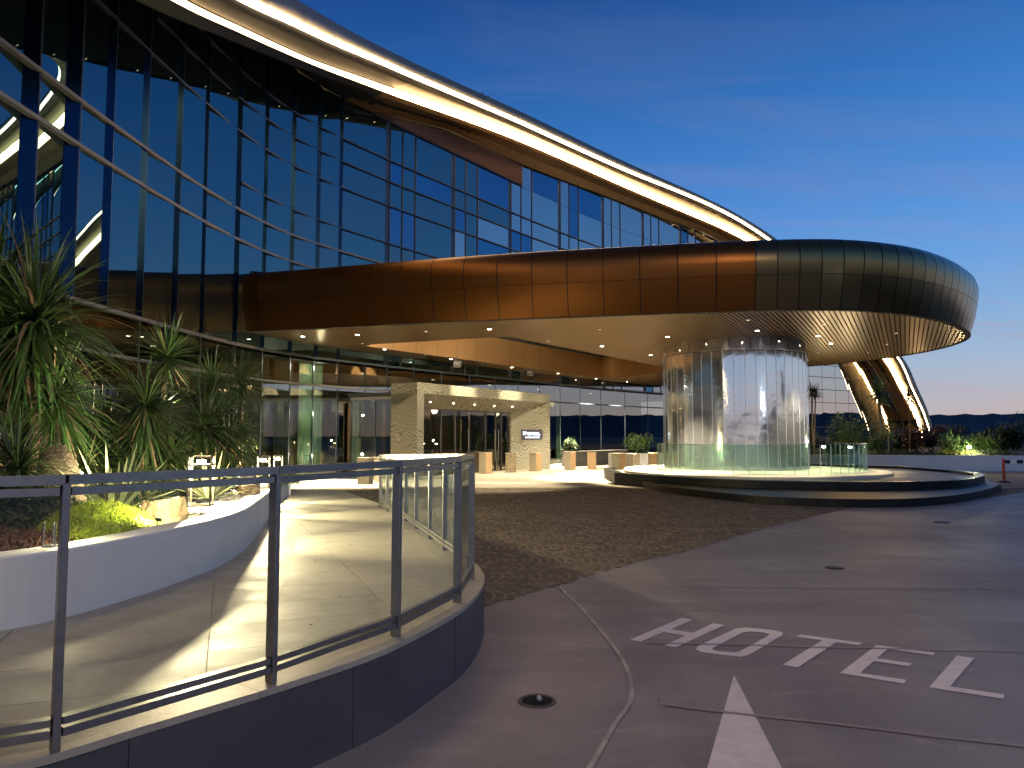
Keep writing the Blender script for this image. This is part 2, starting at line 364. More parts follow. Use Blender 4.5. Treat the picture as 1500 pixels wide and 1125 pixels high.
def thing(name, label, cat, loc=(0, 0, 0), rz=0, group=None):
    o = obj(name, None, None, loc); o.rotation_euler = (0, 0, rz); o['label'] = label; o['category'] = cat; o.empty_display_size = .2
    if group: o['group'] = group
    return o
def copy_tree(root, loc, rz=0, label=None, scale=None):
    r = root.copy(); COL.objects.link(r); r.location = loc; r.rotation_euler = (0, 0, rz)
    if scale: r.scale = (scale,)*3
    if label: r['label'] = label
    def rec(a, b):
        for ch in a.children:
            c = ch.copy(); COL.objects.link(c); c.parent = b; rec(ch, c)
    rec(root, r); return r
def fixn(o):
    bm = bmesh.new(); bm.from_mesh(o.data); bmesh.ops.recalc_face_normals(bm, faces=bm.faces); bm.to_mesh(o.data); bm.free(); return o

def spline(P, n=12):
    P = np.array(P, float); Q = np.vstack([2*P[0]-P[1], P, 2*P[-1]-P[-2]]); out = []
    for i in range(1, len(Q)-2):
        for k in range(n):
            t = k/n; a, b, c, d = Q[i-1], Q[i], Q[i+1], Q[i+2]
            out.append(.5*((2*b)+(-a+c)*t+(2*a-5*b+4*c-d)*t*t+(-a+3*b-3*c+d)*t**3))
    out.append(P[-1]); return np.array(out)
class Curve:
    def __init__(s, P, n=16):
        s.C = spline(P, n); s.S = np.concatenate([[0], np.cumsum(np.linalg.norm(np.diff(s.C, axis=0), axis=1))]); s.L = s.S[-1]
    def at(s, t): return np.array([np.interp(t, s.S, s.C[:, 0]), np.interp(t, s.S, s.C[:, 1])])
    def tan(s, t): d = s.at(min(t+.15, s.L))-s.at(max(t-.15, 0)); return d/np.linalg.norm(d)
    def nor(s, t): d = s.tan(t); return np.array([d[1], -d[0]])       # to the right of travel
    def off(s, t, o): return s.at(t)+s.nor(t)*o
def pip(x, y, poly):
    c = False; n = len(poly); j = n-1
    for i in range(n):
        xi, yi = poly[i]; xj, yj = poly[j]
        if (yi > y) != (yj > y) and x < (xj-xi)*(y-yi)/(yj-yi)+xi: c = not c
        j = i
    return c
def cut_cells(poly, ang, du, dv, origin=(0, 0)):
    """cut a polygon into a grid of cells; returns lists of 2-D face polygons per cell"""
    bm = bmesh.new(); vs = [bm.verts.new((x, y, 0)) for x, y in poly]; bm.faces.new(vs)
    bmesh.ops.triangulate(bm, faces=bm.faces[:])
    ca, sa = math.cos(ang), math.sin(ang)
    U = [(x-origin[0])*ca+(y-origin[1])*sa for x, y in poly]; V = [-(x-origin[0])*sa+(y-origin[1])*ca for x, y in poly]
    for arr, st, no in ((U, du, (ca, sa, 0)), (V, dv, (-sa, ca, 0))):
        k = math.floor(min(arr)/st)
        while k*st < max(arr):
            co = (origin[0]+no[0]*k*st, origin[1]+no[1]*k*st, 0)
            bmesh.ops.bisect_plane(bm, geom=bm.verts[:]+bm.edges[:]+bm.faces[:], plane_co=co, plane_no=no, dist=1e-5); k += 1
    cells = {}
    for f in bm.faces:
        c = f.calc_center_median(); u = (c.x-origin[0])*ca+(c.y-origin[1])*sa; v = -(c.x-origin[0])*sa+(c.y-origin[1])*ca
        cells.setdefault((math.floor(u/du), math.floor(v/dv)), []).append([(q.co.x, q.co.y) for q in f.verts])
    bm.free(); return cells
def cell_slab(faces, zf, th, gap=.003):
    """a slab (top and skirt) from the triangles of one cell, shrunk a little so the joint shows"""
    pts = {}; tris = []
    for f in faces:
        tris.append([pts.setdefault((round(x, 4), round(y, 4)), len(pts)) for x, y in f])
    P = np.array(list(pts.keys())); c = (P.max(0)+P.min(0))/2; h = np.maximum((P.max(0)-P.min(0))/2, .02)
    P = c+(P-c)*np.maximum(0.5, (1-gap/h))
    edges = {}
    for t in tris:
        for i in range(len(t)):
            e = (t[i], t[(i+1) % len(t)]); edges[e] = 1
    m = MB(); n = len(P); vs = [(x, y, zf(x, y)) for x, y in P]+[(x, y, zf(x, y)-th) for x, y in P]
    m.add(vs, [tuple(t) for t in tris]+[(a, n+a, n+b, b) for (a, b) in edges if (b, a) not in edges]); return m

# ================================================================== GROUND
rd = MB(); rd.add([(-400, -300, 0), (900, -300, 0), (900, 1200, 0), (-400, 1200, 0)], [(0, 1, 2, 3)])
rd.build('ground', M_road, kind='structure')

def zr(x, y):      # height of the ramp
    return .48 if y < 6.5 else max(0.012, .48-(y-6.5)*.0272)

# outer edge of the raised ramp
OUT = Curve([(-9, .2), (-6.5, .9), (-4.3, 1.7), (-2.9, 2.35), (-1.96, 2.925), (-1.664, 3.257), (-1.443, 3.53), (-1.161, 3.88), (-.83, 4.36), (-.645, 4.75), (-.475, 5.2), (-.355, 5.6), (-.275, 6.1), (-.25, 6.6), (-.29, 7.1), (-.41, 7.75), (-.62, 8.6), (-.92, 9.8), (-1.3, 11.3), (-1.9, 13.3), (-2.62, 15.7), (-3.6, 18.5), (-4.7, 21.5), (-5.4, 23.6)], 10)
WALL = Curve([(-9, 3.3), (-6.5, 3.75), (-5, 4.2), (-3.9, 4.62), (-3.36, 4.87), (-3.12, 5.25), (-2.98, 5.8), (-2.88, 6.5), (-2.9, 7.5), (-3.08, 8.6), (-3.45, 10.1), (-3.98, 12.1), (-4.75, 14.9), (-5.4, 17.4), (-6.05, 20.1)], 10)
# ramp body: core under the pavers
ramp = thing('entrance_ramp', 'raised pale stone walkway sloping down from the curved glass railing to the lobby', 'walkway')
ramp_poly = [tuple(OUT.off(t, -.34)) for t in np.linspace(0, OUT.L, 90)]+[tuple(p) for p in [(-9.2, 24.2)]]+[(-6.1, 20.6)]+[tuple(WALL.off(t, -.05)) for t in np.linspace(WALL.L, 0, 70)]
cells = cut_cells(ramp_poly, R(21), 1.2, .6, (-2, 5))
n_p = 0
for key, fs in cells.items():
    if sum(abs((f[1][0]-f[0][0])*(f[2][1]-f[0][1])-(f[2][0]-f[0][0])*(f[1][1]-f[0][1])) for f in fs) < .01: continue
    fixn(cell_slab(fs, lambda x, y: zr(x, y), .04, .0035).build('paver', M_paver, ramp)); n_p += 1
core = MB()
rows = []
m = MB(); m.prism(ramp_poly, 0.0005, lambda x, y: zr(x, y)-.012, cap0=False)
bm = bmesh.new(); me = m.mesh('bedding', M_mortar); bm.from_mesh(me); bmesh.ops.triangulate(bm, faces=[f for f in bm.faces if len(f.verts) > 4]); bm.to_mesh(me); bm.free()
o = obj('mortar_bed', me, ramp)
# coping + retaining wall panels
rw = thing('retaining_wall', 'low curved slate-clad wall carrying the glass railing, pale coping on top', 'wall')
t = 0.0; k = 0
while t < OUT.L-.05:
    t1 = min(t+.62, OUT.L); ss = np.linspace(t+.0015, t1-.0015, 5)
    top = []
    mb = MB()
    rows = [[(*OUT.off(s, .008), zr(*OUT.at(s))-.03), (*OUT.off(s, .008), zr(*OUT.at(s))+.004), (*OUT.off(s, -.345), zr(*OUT.at(s))+.004), (*OUT.off(s, -.345), zr(*OUT.at(s))-.05)] for s in ss]
    rows = [r_[::-1] for r_ in rows]
    mb.sheet(rows)
    a, b = rows[0], rows[-1]; mb.add(a, [(0, 1, 2, 3)]); mb.add(b, [(3, 2, 1, 0)])
    # two panels make one coping stone every second step
    if k % 2 == 0: cope_rows = rows
    else:
        m2 = MB(); m2.sheet(cope_rows+rows); m2.add(cope_rows[0], [(0, 1, 2, 3)]); m2.add(rows[-1], [(3, 2, 1, 0)])
        fixn(m2.build('coping_stone', M_cope, rw))
    z = max(zr(*OUT.at((t+t1)/2))-.031, .01)
    if z > .03:
        f = [(*OUT.off(s, 0.004*(k % 2)), 0) for s in ss]; g = [(p[0], p[1], zr(*OUT.at(s))-.031) for p, s in zip(f, ss)]
        h = [(*OUT.off(s, -.06), zr(*OUT.at(s))-.031) for s in ss]; hb = [(p[0], p[1], 0) for p in h]
        m3 = MB(); m3.sheet([f, g, h]); m3.add([f[0], g[0], h[0], hb[0]], [(0, 1, 2, 3)]); m3.add([f[-1], g[-1], h[-1], hb[-1]], [(3, 2, 1, 0)])
        fixn(m3.build('slate_panel', M_darkstone, rw))
    t = t1; k += 1

# plaza of fan cobbles -------------------------------------------------
plaza = obj('cobbled_plaza', None, kind='structure'); plaza.empty_display_size = .2
pl_edge = [(-.27, 7.72), (.84, 9.2), (1.65, 10.3), (2.56, 11.26), (5.2, 14.6), (7.96, 17.75), (13, 20.5), (17, 24), (22, 30), (30, 36), (30, 60), (10, 60), (-12, 26)]
pl_poly = pl_edge+[tuple(OUT.off(t, -.02)) for t in np.linspace(OUT.L, 0, 120) if OUT.at(t)[1] > 7.72 and t > 8]
m = MB(); m.add([(x, y, .004) for x, y in pl_poly], [tuple(range(len(pl_poly)))])
me = m.mesh('mortar_bed', M_mortar); bm = bmesh.new(); bm.from_mesh(me); bmesh.ops.triangulate(bm, faces=bm.faces[:]); bm.to_mesh(me); bm.free()
obj('mortar_bed', me, plaza)
ap = [(-5.6, 24.3), (2.6, 24.9), (3.9, 26.5), (4.4, 33), (12, 34.5), (16.8, 30.2), (17.5, 33), (30, 36.2), (30, 60), (10, 60), (-12, 27), (-9.2, 23.6)]  # paler sheet: brightness of the lit entrance ground put into its colour
m = MB(); m.add([(x, y, .0085) for x, y in ap], [tuple(range(len(ap)))])
me = m.mesh('lit_ground_sheet', M_plaza_lit); bm = bmesh.new(); bm.from_mesh(me); bmesh.ops.triangulate(bm, faces=bm.faces[:]); bm.to_mesh(me); bm.free()
obj('lit_ground_sheet', me, plaza)
# arch-laid setts: lanes run to the right, each arc bulges to the right
LW, SAG, PITCH = 1.16, .30, .118
stones = []; rc = random.Random(31)
for lane in range(-2, 18):
    y0 = 7.0+lane*LW
    for k in range(-80, 150):
        x0 = k*PITCH+(.04 if lane % 2 else 0)
        if abs((x0+.3)/max(y0, 1)) > .78 or x0 > 5+(y0-8)*.95 or x0 < -6.8: continue
        n = 11
        for q_ in range(n):
            v = (q_+.5)/n*2-1; v += rc.uniform(-.012, .012)
            wx, wy = x0+SAG*(1-v*v), y0+v*LW/2
            if wy < 7.4 or wy > 24.6: continue
            th = math.atan2(-(-2*SAG*v/(LW/2)), 1.0)*-1
            if pip(wx, wy, pl_poly): stones.append((wx, wy, math.atan2(2*SAG*v/(LW/2), 1.0)*.85, rc.random()))
stones.sort(key=lambda s: s[0]**2+s[1]**2)
def stone_verts(wx, wy, th, rd):
    c_, s_ = math.cos(th), math.sin(th); a = .045+rd*.003; b = .048; h = .005+.005*rd
    out = []
    for z, k in ((0.004, 1), (h, .96), (h+.0025, .78)):
        for u, v in ((-a, -b), (a, -b), (a, b), (-a, b)):
            u2, v2 = u*k, v*k
            out.append((wx+u2*c_-v2*s_, wy+u2*s_+v2*c_, z))
    return out
ST_F = [(0, 1, 5, 4), (1, 2, 6, 5), (2, 3, 7, 6), (3, 0, 4, 7), (4, 5, 9, 8), (5, 6, 10, 9), (6, 7, 11, 10), (7, 4, 8, 11), (8, 9, 10, 11)]
sm = {}
for v_ in range(4):
    for pale in (0, 1):
        q = MB(); q.add([(x, y, z-.004) for x, y, z in stone_verts(0, 0, 0, v_/4)], ST_F); sm[(v_, pale)] = q.mesh('cobblestone', M_cobpale if pale else M_cobble)
for (x, y, th, ri) in stones[:300]:
    o = obj('cobblestone', sm[(random.randrange(4), 1 if ri > .86 else 0)], plaza, (x, y, .004)); o.rotation_euler = (0, 0, th)
big = MB()
for (x, y, th, ri) in stones[300:]: big.add(stone_verts(x, y, th, ri), ST_F, 1 if ri > .86 else 0)
big.build('cobblestones', [M_cobble, M_cobpale], plaza, kind='stuff')

# road markings ---------------------------------------------------------
hotel = thing('road_lettering', 'white painted word HOTEL on the grey road in front of the arrow', 'road marking')
LET = {'letter_h': [[(1.01, 6.46), (1.62, 7.21), (1.71, 7.14), (1.43, 6.80), (1.60, 6.68), (1.87, 7.01), (1.96, 6.95), (1.35, 6.23), (1.26, 6.28), (1.51, 6.58), (1.35, 6.71), (1.09, 6.40)]],
       'letter_t': [[(2.53, 6.62), (2.95, 6.36), (2.885, 6.29), (2.74, 6.385), (2.15, 5.70), (2.06, 5.765), (2.65, 6.445), (2.465, 6.56)]],
       'letter_e': [[(2.41, 5.57), (3.04, 6.3), (3.40, 6.08), (3.345, 6.01), (3.07, 6.18), (2.86, 5.93), (3.065, 5.80), (3.005, 5.73), (2.80, 5.86), (2.56, 5.57), (2.82, 5.42), (2.76, 5.34)]],
       'letter_l': [[(2.89, 5.26), (3.53, 6.0), (3.63, 5.94), (3.05, 5.28), (3.32, 5.12), (3.26, 5.04)]]}
def flat(name, poly, z, m_, parent=None, **k):
    q = MB(); q.add([(x, y, z) for x, y in poly], [tuple(range(len(poly)))]); me = q.mesh(name, m_)
    bm = bmesh.new(); bm.from_mesh(me); bmesh.ops.triangulate(bm, faces=bm.faces[:])
    bmesh.ops.recalc_face_normals(bm, faces=bm.faces[:])
    if bm.faces[0].normal.z < 0: bmesh.ops.reverse_faces(bm, faces=bm.faces[:])
    bm.to_mesh(me); bm.free(); return obj(name, me, parent, **k)
for nme, ps in LET.items(): flat(nme, ps[0], .004, M_paint, hotel)
oo = [(1.50, 6.165), (1.535, 6.26), (2.02, 6.82), (2.12, 6.86), (2.335, 6.775), (2.40, 6.69), (2.365, 6.60), (1.885, 6.02), (1.80, 5.965), (1.53, 6.09)]
oi = [(1.635, 6.175), (1.66, 6.225), (2.045, 6.69), (2.115, 6.725), (2.235, 6.68), (2.265, 6.635), (2.235, 6.585), (1.845, 6.12), (1.79, 6.085), (1.66, 6.125)]
q = MB(); q.add([(x, y, .004) for x, y in oo]+[(x, y, .004) for x, y in oi], [(i, 10+i, 10+(i+1) % 10, (i+1) % 10) for i in range(10)]); o = q.build('letter_o', M_paint, hotel); fixn(o)
flat('road_arrow', [(1.62, 5.53), (1.03, 4.02), (.62, 2.95), (1.23, 2.95), (1.385, 4.02)][:1]+[(1.0, 3.95), (.60, 2.9), (1.03, 2.9), (1.41, 3.95)], .004, M_paint, label='white painted arrow tip pointing at the word HOTEL', category='road marking')
cl = Curve([(-.66, 12.0), (.05, 10.1), (.45, 8.95), (.66, 7.9), (.76, 7.07), (.83, 6.4), (.86, 5.9), (.85, 5.45), (.78, 5.0), (.62, 4.6), (.4, 4.0), (.1, 3.3)], 8)
q = MB(); q.sheet([[(*cl.off(s, -.015), .006 if cl.at(s)[1] < 8.4 else .026), (*cl.off(s, .015), .006 if cl.at(s)[1] < 8.4 else .026)] for s in np.linspace(3.6, cl.L, 80)])
q.build('worn_kerb_line', M_curbline, label='thin worn pale curved line on the road near the ramp wall', category='road line')
# dark strips laid on the road, painting in the railing's cast shadows
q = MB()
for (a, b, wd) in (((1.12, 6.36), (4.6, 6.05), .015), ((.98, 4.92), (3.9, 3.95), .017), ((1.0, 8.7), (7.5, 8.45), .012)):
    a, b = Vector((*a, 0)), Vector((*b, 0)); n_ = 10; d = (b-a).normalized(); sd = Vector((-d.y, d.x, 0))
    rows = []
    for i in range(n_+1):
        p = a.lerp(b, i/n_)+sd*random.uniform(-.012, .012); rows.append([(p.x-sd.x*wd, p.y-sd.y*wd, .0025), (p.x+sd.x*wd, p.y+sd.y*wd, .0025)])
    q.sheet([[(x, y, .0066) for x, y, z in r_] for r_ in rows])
o = q.build('rail_shadow_strips', mat('painted_rail_shadow', (.29, .265, .25), .8), kind='structure')
# drain: ring rim, black disc painting the shade inside the hole, pipe stub
dr = thing('road_drain', 'round open drain hole with a short pipe stub in the road near the ramp wall', 'drain', (.165, 5.0, 0))
q = MB(); N = 32
q.sheet([[(r_*math.cos(2*math.pi*i/N), r_*math.sin(2*math.pi*i/N), z) for r_, z in ((.128, .0015), (.122, .008), (.108, .009), (.100, .003))] for i in range(N+1)]); q.build('rim', mat('drain_rim', (.09, .08, .07), .6, .3), dr)
q = MB(); q.add([(.104*math.cos(2*math.pi*i/N), .104*math.sin(2*math.pi*i/N), .003) for i in range(N)], [tuple(range(N))]); q.build('hole_disc', mat('drain_shade', (.004, .004, .004), 1), dr)
q = MB(); q.tube([(0.02, .02, .004), (.012, -.035, .035)], .017, 12); q.tube([(.012, -.035, .035), (.010, -.05, .03)], [.017, .008], 12); q.build('pipe_stub', mat('pvc_pipe', (.45, .42, .38), .5), dr)
for (x, y, r_, lb) in ((4.25, 9.89, .12, 'small dark round cover in the road beyond the word HOTEL'), (8.63, 15.0, .16, 'small dark round cover in the road near the granite island')):
    q = MB(); q.tube([(0, 0, .001), (0, 0, .009)], [r_, r_*.96], 24); q.tube([(0, 0, .009), (0, 0, .013)], [r_*.8, r_*.78], 24); q.build('utility_cover', mat('iron_cover', (.03, .028, .028), .5, .5), None, loc=(x, y, 0), label=lb, category='manhole cover')

# far terrain
q = MB(); rows = []
for i in range(421):
    a = R(-75+i*.5*1.0); rr_ = 620+40*math.sin(a*3)
    x, y = rr_*math.sin(a), rr_*math.cos(a)
    h = 17.0+1.0*math.sin(a*5+1)+.5*math.sin(a*13)+random.uniform(0, .5)+(.9 if i % 3 == 0 else 0)
    rows.append([(x*.8, y*.8, .02), (x*.93, y*.93, h*.6), (x, y, h), (x*1.06, y*1.06, 0.02)])
q.sheet(rows); q.build('hills', M_hill, kind='structure')

# ================================================================== MAIN BUILDING
FC = Curve([(-10.3,0),(-10.3,4),(-10.2,8),(-10.15,12),(-10.1,16),(-10,19.5),(-9.75,23),(-9.3,26),(-8.4,28.8),(-6.6,32),(-4.3,35.4),(-1.8,38.9),(2,44.2),(6.8,50.3),(12.5,56.5),(20,63.5),(27,69),(33.5,73.2),(40,76.8),(46,79.8)], 24)
def kk(s): return float(np.interp(s, [0, 72, 98, 120], [1, 1, .75, .72]))
def tab(pts): X = [p[0] for p in pts]; Y = [p[1] for p in pts]; return lambda s: float(np.interp(s, X, Y))
def smooth_tab(pts):
    c = spline(pts, 12); return lambda s: float(np.interp(s, c[:, 0], c[:, 1]))
_C, _S = FC.C, FC.S
_T = np.gradient(_C, axis=0); _T /= np.linalg.norm(_T, axis=1)[:, None]; _N = np.stack([_T[:, 1], -_T[:, 0]], 1)
def gsm(A, w_):
    g = np.gradient(_S); out = np.zeros_like(A)
    for i, s in enumerate(_S):
        k = np.exp(-((_S-s)/w_)**2*1.5)*g; out[i] = (A*k[:, None]).sum(0)/k.sum()
    return out
_e = np.clip(np.minimum(_S, _S[-1]-_S)/12, 0, 1)[:, None]; SBc = gsm(_C, 6)*_e+_C*(1-_e)
SNc = gsm(_N, 6); SNc /= np.linalg.norm(SNc, axis=1)[:, None]
_oS = gsm(np.interp(_S, [0, 12, 24, 30, 36, 45, 55, 75, 90, 100], [4.8, 4.7, 4.1, 3.3, 2.4, 1.95, 1.9, 2.4, 3.0, 3.1])[:, None], 5)[:, 0]
_o2 = gsm(np.interp(_S, [0, 12, 24, 30, 36, 45, 55, 75, 90, 100], [3.7, 3.6, 3.0, 2.2, 1.35, .95, .9, 1.1, 1.6, 1.7])[:, None], 5)[:, 0]
def oS(s): return float(np.interp(s, _S, _oS))
def o2(s): return float(np.interp(s, _S, _o2))
def RF(s, o):
    w_ = min(max(o/.9, 0), 1)
    b = np.array([np.interp(s, _S, SBc[:, 0]), np.interp(s, _S, SBc[:, 1])])+np.array([np.interp(s, _S, SNc[:, 0]), np.interp(s, _S, SNc[:, 1])])*o
    return FC.off(s, o)*(1-w_)+b*w_
zS = smooth_tab([(0,5.2),(8,8.6),(14,10.8),(18,12.73),(22,14.31),(26,15.67),(30,16.81),(35,17.93),(40,18.74),(45,19.31),(50,19.68),(55,19.92),(60,20.02),(65,19.94),(70,19.55),(75,18.68),(80,17.1),(87,13.9),(94.5,9.52),(97,6.43),(98.7,3.94),(99.6,1.54),(100.2,0)])
zL1 = smooth_tab([(0,4.6),(8,8.0),(14,10.35),(18,12.04),(22,13.6),(26,14.99),(30,16.14),(35,17.27),(40,18.07),(45,18.63),(50,19.02),(55,19.3),(60,19.49),(65,19.45),(70,19.02),(75,18.0),(80,16.3),(87,13.2),(93.5,9.46),(95.8,6.39),(97.6,3.92),(98.6,1.89),(99.3,0)])
zL2 = smooth_tab([(0,4.9),(8,8.3),(14,10.3),(18,11.82),(22,13.27),(26,14.59),(30,15.73),(35,16.88),(40,17.73),(45,18.32),(50,18.68),(55,18.86),(60,18.92),(65,18.85),(70,18.62),(75,17.9),(80,16.4),(87,13.3),(93.6,9.61),(96.5,6.5),(98.8,3.63),(99.6,1.54),(100.2,0)])
_zI = smooth_tab([(0,6),(8,9.2),(15,12.0),(20,14.0),(25,15.6),(30,16.56),(32.8,16.8),(38.2,17.25),(45.1,17.5),(54.5,18.1),(62,18.25),(69.9,18.1),(79,16.0),(87,13.0),(94.2,9.4),(97.8,6.0),(99.6,3.4),(100.8,1.2),(101.4,0)])
def zI(s): return min(_zI(s), zL2(s)-.22) if s > 33 else _zI(s)+(min(_zI(s), zL2(s)-.22)-_zI(s))*max(0, (s-28)/5)
bld = thing('hotel_building', 'large curved glass hotel building with a sweeping lit roof edge', 'building')
def loft(name, m, prof, s0, s1, n, parent=bld, smooth=True, jit=None, **k):
    q = MB(); rows = []
    for s in np.linspace(s0, s1, n): rows.append([(*RF(s, o), max(z, -0.3)) for o, z in prof(s)])
    q.sheet(rows); return q.build(name, m, parent, smooth, **k)
S1 = 99
def seg_ranges(a, b, L):
    n = max(1, round((b-a)/L)); return [(a+(b-a)*i/n, a+(b-a)*(i+1)/n) for i in range(n)]
def end_s(s): return min(s, S1)
# roof top surface and fascia
loft('roof_top', M_fascia, lambda s: [(-14, zI(s)+.9), (-6, zS(s)+.5), (0, zS(s)+.35), (oS(s)*.8, zS(s)+.10), (oS(s), zS(s))], 0, 99.8, 150)
fas_parts = seg_ranges(0, 99.2, 3.2)
for (a, b) in fas_parts:
    loft('fascia_panel', M_fascia, lambda s: [(oS(s), zS(s)), (oS(s)+.14, zS(s)*.6+zL1(s)*.4), (oS(s)+.16, zL1(s)+.085), (oS(s)+.10, zL1(s)+.08)], a+.008, b-.008, 6)
loft('fascia_back', M_joint, lambda s: [(oS(s)-.03, zS(s)-.03), (oS(s)+.10, zL1(s)+.12)], 0, 99.2, 120)
loft('led_strip', M_led, lambda s: [(oS(s)+.13, zL1(s)+.075), (oS(s)+.20, zL1(s)+.06), (oS(s)+.19, zL1(s)-.06), (oS(s)+.13, zL1(s)-.10)], 0, 98.9, 150)
def l2w(s): return .16+.54*min(max((s-24)/16, 0), 1)
for (a, b) in seg_ranges(0, 98.9, 3.2):
    loft('soffit_panel', M_fascia if a > 31 else M_fasciad, lambda s: [(oS(s)+.13, zL1(s)-.11), (oS(s)+.10, zL1(s)-.22), (oS(s)*.75+o2(s)*.25, zL1(s)*.72+zL2(s)*.28-.10), (o2(s)+.36*l2w(s)+.03, zL2(s)+.30*l2w(s)+.03), (o2(s)+.3*l2w(s), zL2(s)+.34*l2w(s)+.04)], a+.008, b-.008, 6)
for m_, a_, b_, n_ in ((M_led3, 0, 32, 70), (M_led2, 32, 99.8, 150)):
    loft('led_cove_strip', m_, lambda s: [(o2(s)+.34*l2w(s), zL2(s)+.31*l2w(s)), (o2(s)+.02, zL2(s)-.03), (o2(s)-.035-.14*min(max((s-74)/10, 0), 1), zL2(s)-.06)], a_, b_, n_)
for (a, b) in seg_ranges(0, 100.6, 1.65):
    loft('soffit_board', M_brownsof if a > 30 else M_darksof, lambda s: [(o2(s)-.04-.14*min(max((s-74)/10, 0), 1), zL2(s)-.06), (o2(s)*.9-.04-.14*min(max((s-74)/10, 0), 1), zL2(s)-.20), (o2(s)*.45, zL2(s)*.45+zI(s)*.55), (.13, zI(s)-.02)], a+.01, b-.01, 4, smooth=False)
loft('soffit_back', M_joint, lambda s: [(o2(s)-.06, zL2(s)+.0), (o2(s)*.85-.1, zL2(s)-.12), (0.02, zI(s)+.05)], 0, 101, 140)

# module boundaries along the facade
mods = [9.4, 10.9, 12.4, 13.85, 15.3, 16.75, 18.1, 19.7, 21.5, 23.05, 25.2, 26.9, 28.6, 30.1, 31.4]
mods = [4.9, 6.4, 7.9]+mods
s = 31.4; k = 0
grp = [31.4, 34.4, 35.25, 36.15, 39.1, 40.0, 41.0, 44.1, 45.1, 46.2, 49.3, 50.3, 51.4, 54.5, 55.5, 56.6, 59.7, 60.7, 61.8, 64.9, 65.9, 67.0, 70.0]
mods += grp[1:]
s = 72.0
far_mods = [70.0]
while s < 100.5: far_mods.append(s); s += 2.05
LV = [4.85, 8.45, 9.5, 10.5, 12.25, 13.4, 14.4, 16.2, 99]
def skip_level(a, z): return z == 10.5 and a < 24
npan = 0
def pane_shape(a, b, z0, z1, split=True, inset=.012):
    """saw-tooth module: a pane and its narrow return"""
    A = FC.at(a); B = FC.at(b); nrm = FC.nor((a+b)/2)
    dlt = float(np.interp((a+b)/2, [13, 14.5, 16, 17.4, 18.9, 20.6, 22.3, 24], [-.105, -.105, -.105, .012, .07, .095, .115, .13])) if split else 0.02
    Q = A+(B-A)*(.78 if split else .90)+nrm*dlt
    return A, Q, B
def top_at(s, z1): return min(z1, zI(s)-.02)
rnd = random.Random(3)
for a, b in zip(mods[:-1], mods[1:]):
    wide = a < 31.3; lv = [z for z in LV if not (z == 10.5 and a < 24.5)]
    small = (b-a) < 1.3
    for z0, z1 in zip(lv[:-1], lv[1:]):
        if z0 >= min(zI(a), zI(b))-.1: continue
        A, Q, B = pane_shape(a, b, z0, z1, split=wide)
        za, zb = top_at(a, z1), top_at(b, z1)
        if z1 == 99 and 31.3 < a < 45: za = zb = 16.2
        if z0 == 16.2 and 31.3 < a < 45: continue
        zq = za+(zb-za)*.85
        g = .012
        d1 = (Q-A)/np.linalg.norm(Q-A)
        q = MB(); P0, P1 = A+d1*g, Q-d1*g
        th = np.array([-d1[1], d1[0]])*.02
        q.add([(*P0, z0+g), (*P1, z0+g), (*P1, zq-g), (*P0, za-g), (*(P0+th), z0+g), (*(P1+th), z0+g), (*(P1+th), zq-g), (*(P0+th), za-g)], [(0, 1, 2, 3), (4, 7, 6, 5), (0, 4, 5, 1), (3, 2, 6, 7), (0, 3, 7, 4), (1, 5, 6, 2)])
        mt_ = M_facade if (wide or (a < 44 and rnd.random() < .75)) else (M_facadec if a > 38 and rnd.random() < .8 else M_facadeb)
        if a > 55 and abs(a-56.6) < .1 and z0 == 13.4: mt_ = MATS['louvre_brown']
        fixn(q.build('glass_pane', mt_, bld)); npan += 1
    # return strips run the full height of a storey band: one per module
    A, Q, B = pane_shape(a, b, 0, 0, split=wide)
    q = MB(); zt = min(top_at(b, 99), 16.2 if 31.3 < a < 45 else 99)
    nr_ = FC.nor((a+b)/2); Q = Q-nr_*.012; B2 = B+nr_*(.055 if wide else .01)+(Q-B)*.01; B3 = B+(Q-B)*.01
    q.add([(*Q, 4.85), (*B2, 4.85), (*B3, 4.85), (*Q, zt), (*B2, zt), (*B3, zt)], [(0, 1, 4, 3), (1, 2, 5, 4)]); q.build('return_strip', M_return if wide else M_transd, bld)
# far part, too small to pick apart
q = MB()
for a, b in zip(far_mods[:-1], far_mods[1:]):
    for z0, z1 in zip([0.1, 1.3, 2.5, 4.85, 6.1, 7.3, 8.45, 9.7, 10.9, 12.25, 14.4], [1.3, 2.5, 4.85, 6.1, 7.3, 8.45, 9.7, 10.9, 12.25, 14.4, 99]):
        if z0 >= zI(b)-.05: continue
        A, B = FC.at(a+.02), FC.at(b-.03)
        q.add([(*A, z0+.03), (*B, z0+.03), (*B, min(z1, zI(b))-.03), (*A, min(z1, zI(a))-.03)], [(0, 1, 2, 3)])
q.build('far_panes', M_facade_far, bld, kind='stuff')
q = MB(); q.sheet([[(*FC.off(s, -.08), 0), (*FC.off(s, -.08), zI(s)+.1)] for s in np.linspace(68, 101.3, 60)]); q.build('far_mullion_grid', M_transd, bld)
# dark shell behind the upper glass
loft('wall', M_dark, lambda s: [(-.12, 4.9), (-.12, zI(s)+.2)], 0, 70, 80)
loft('floor_slab', M_dark, lambda s: [(.0, 4.80), (-.1, 4.9), (-9, 4.9), (-9, 4.7), (0, 4.7)], 0, 70, 80, smooth=False)
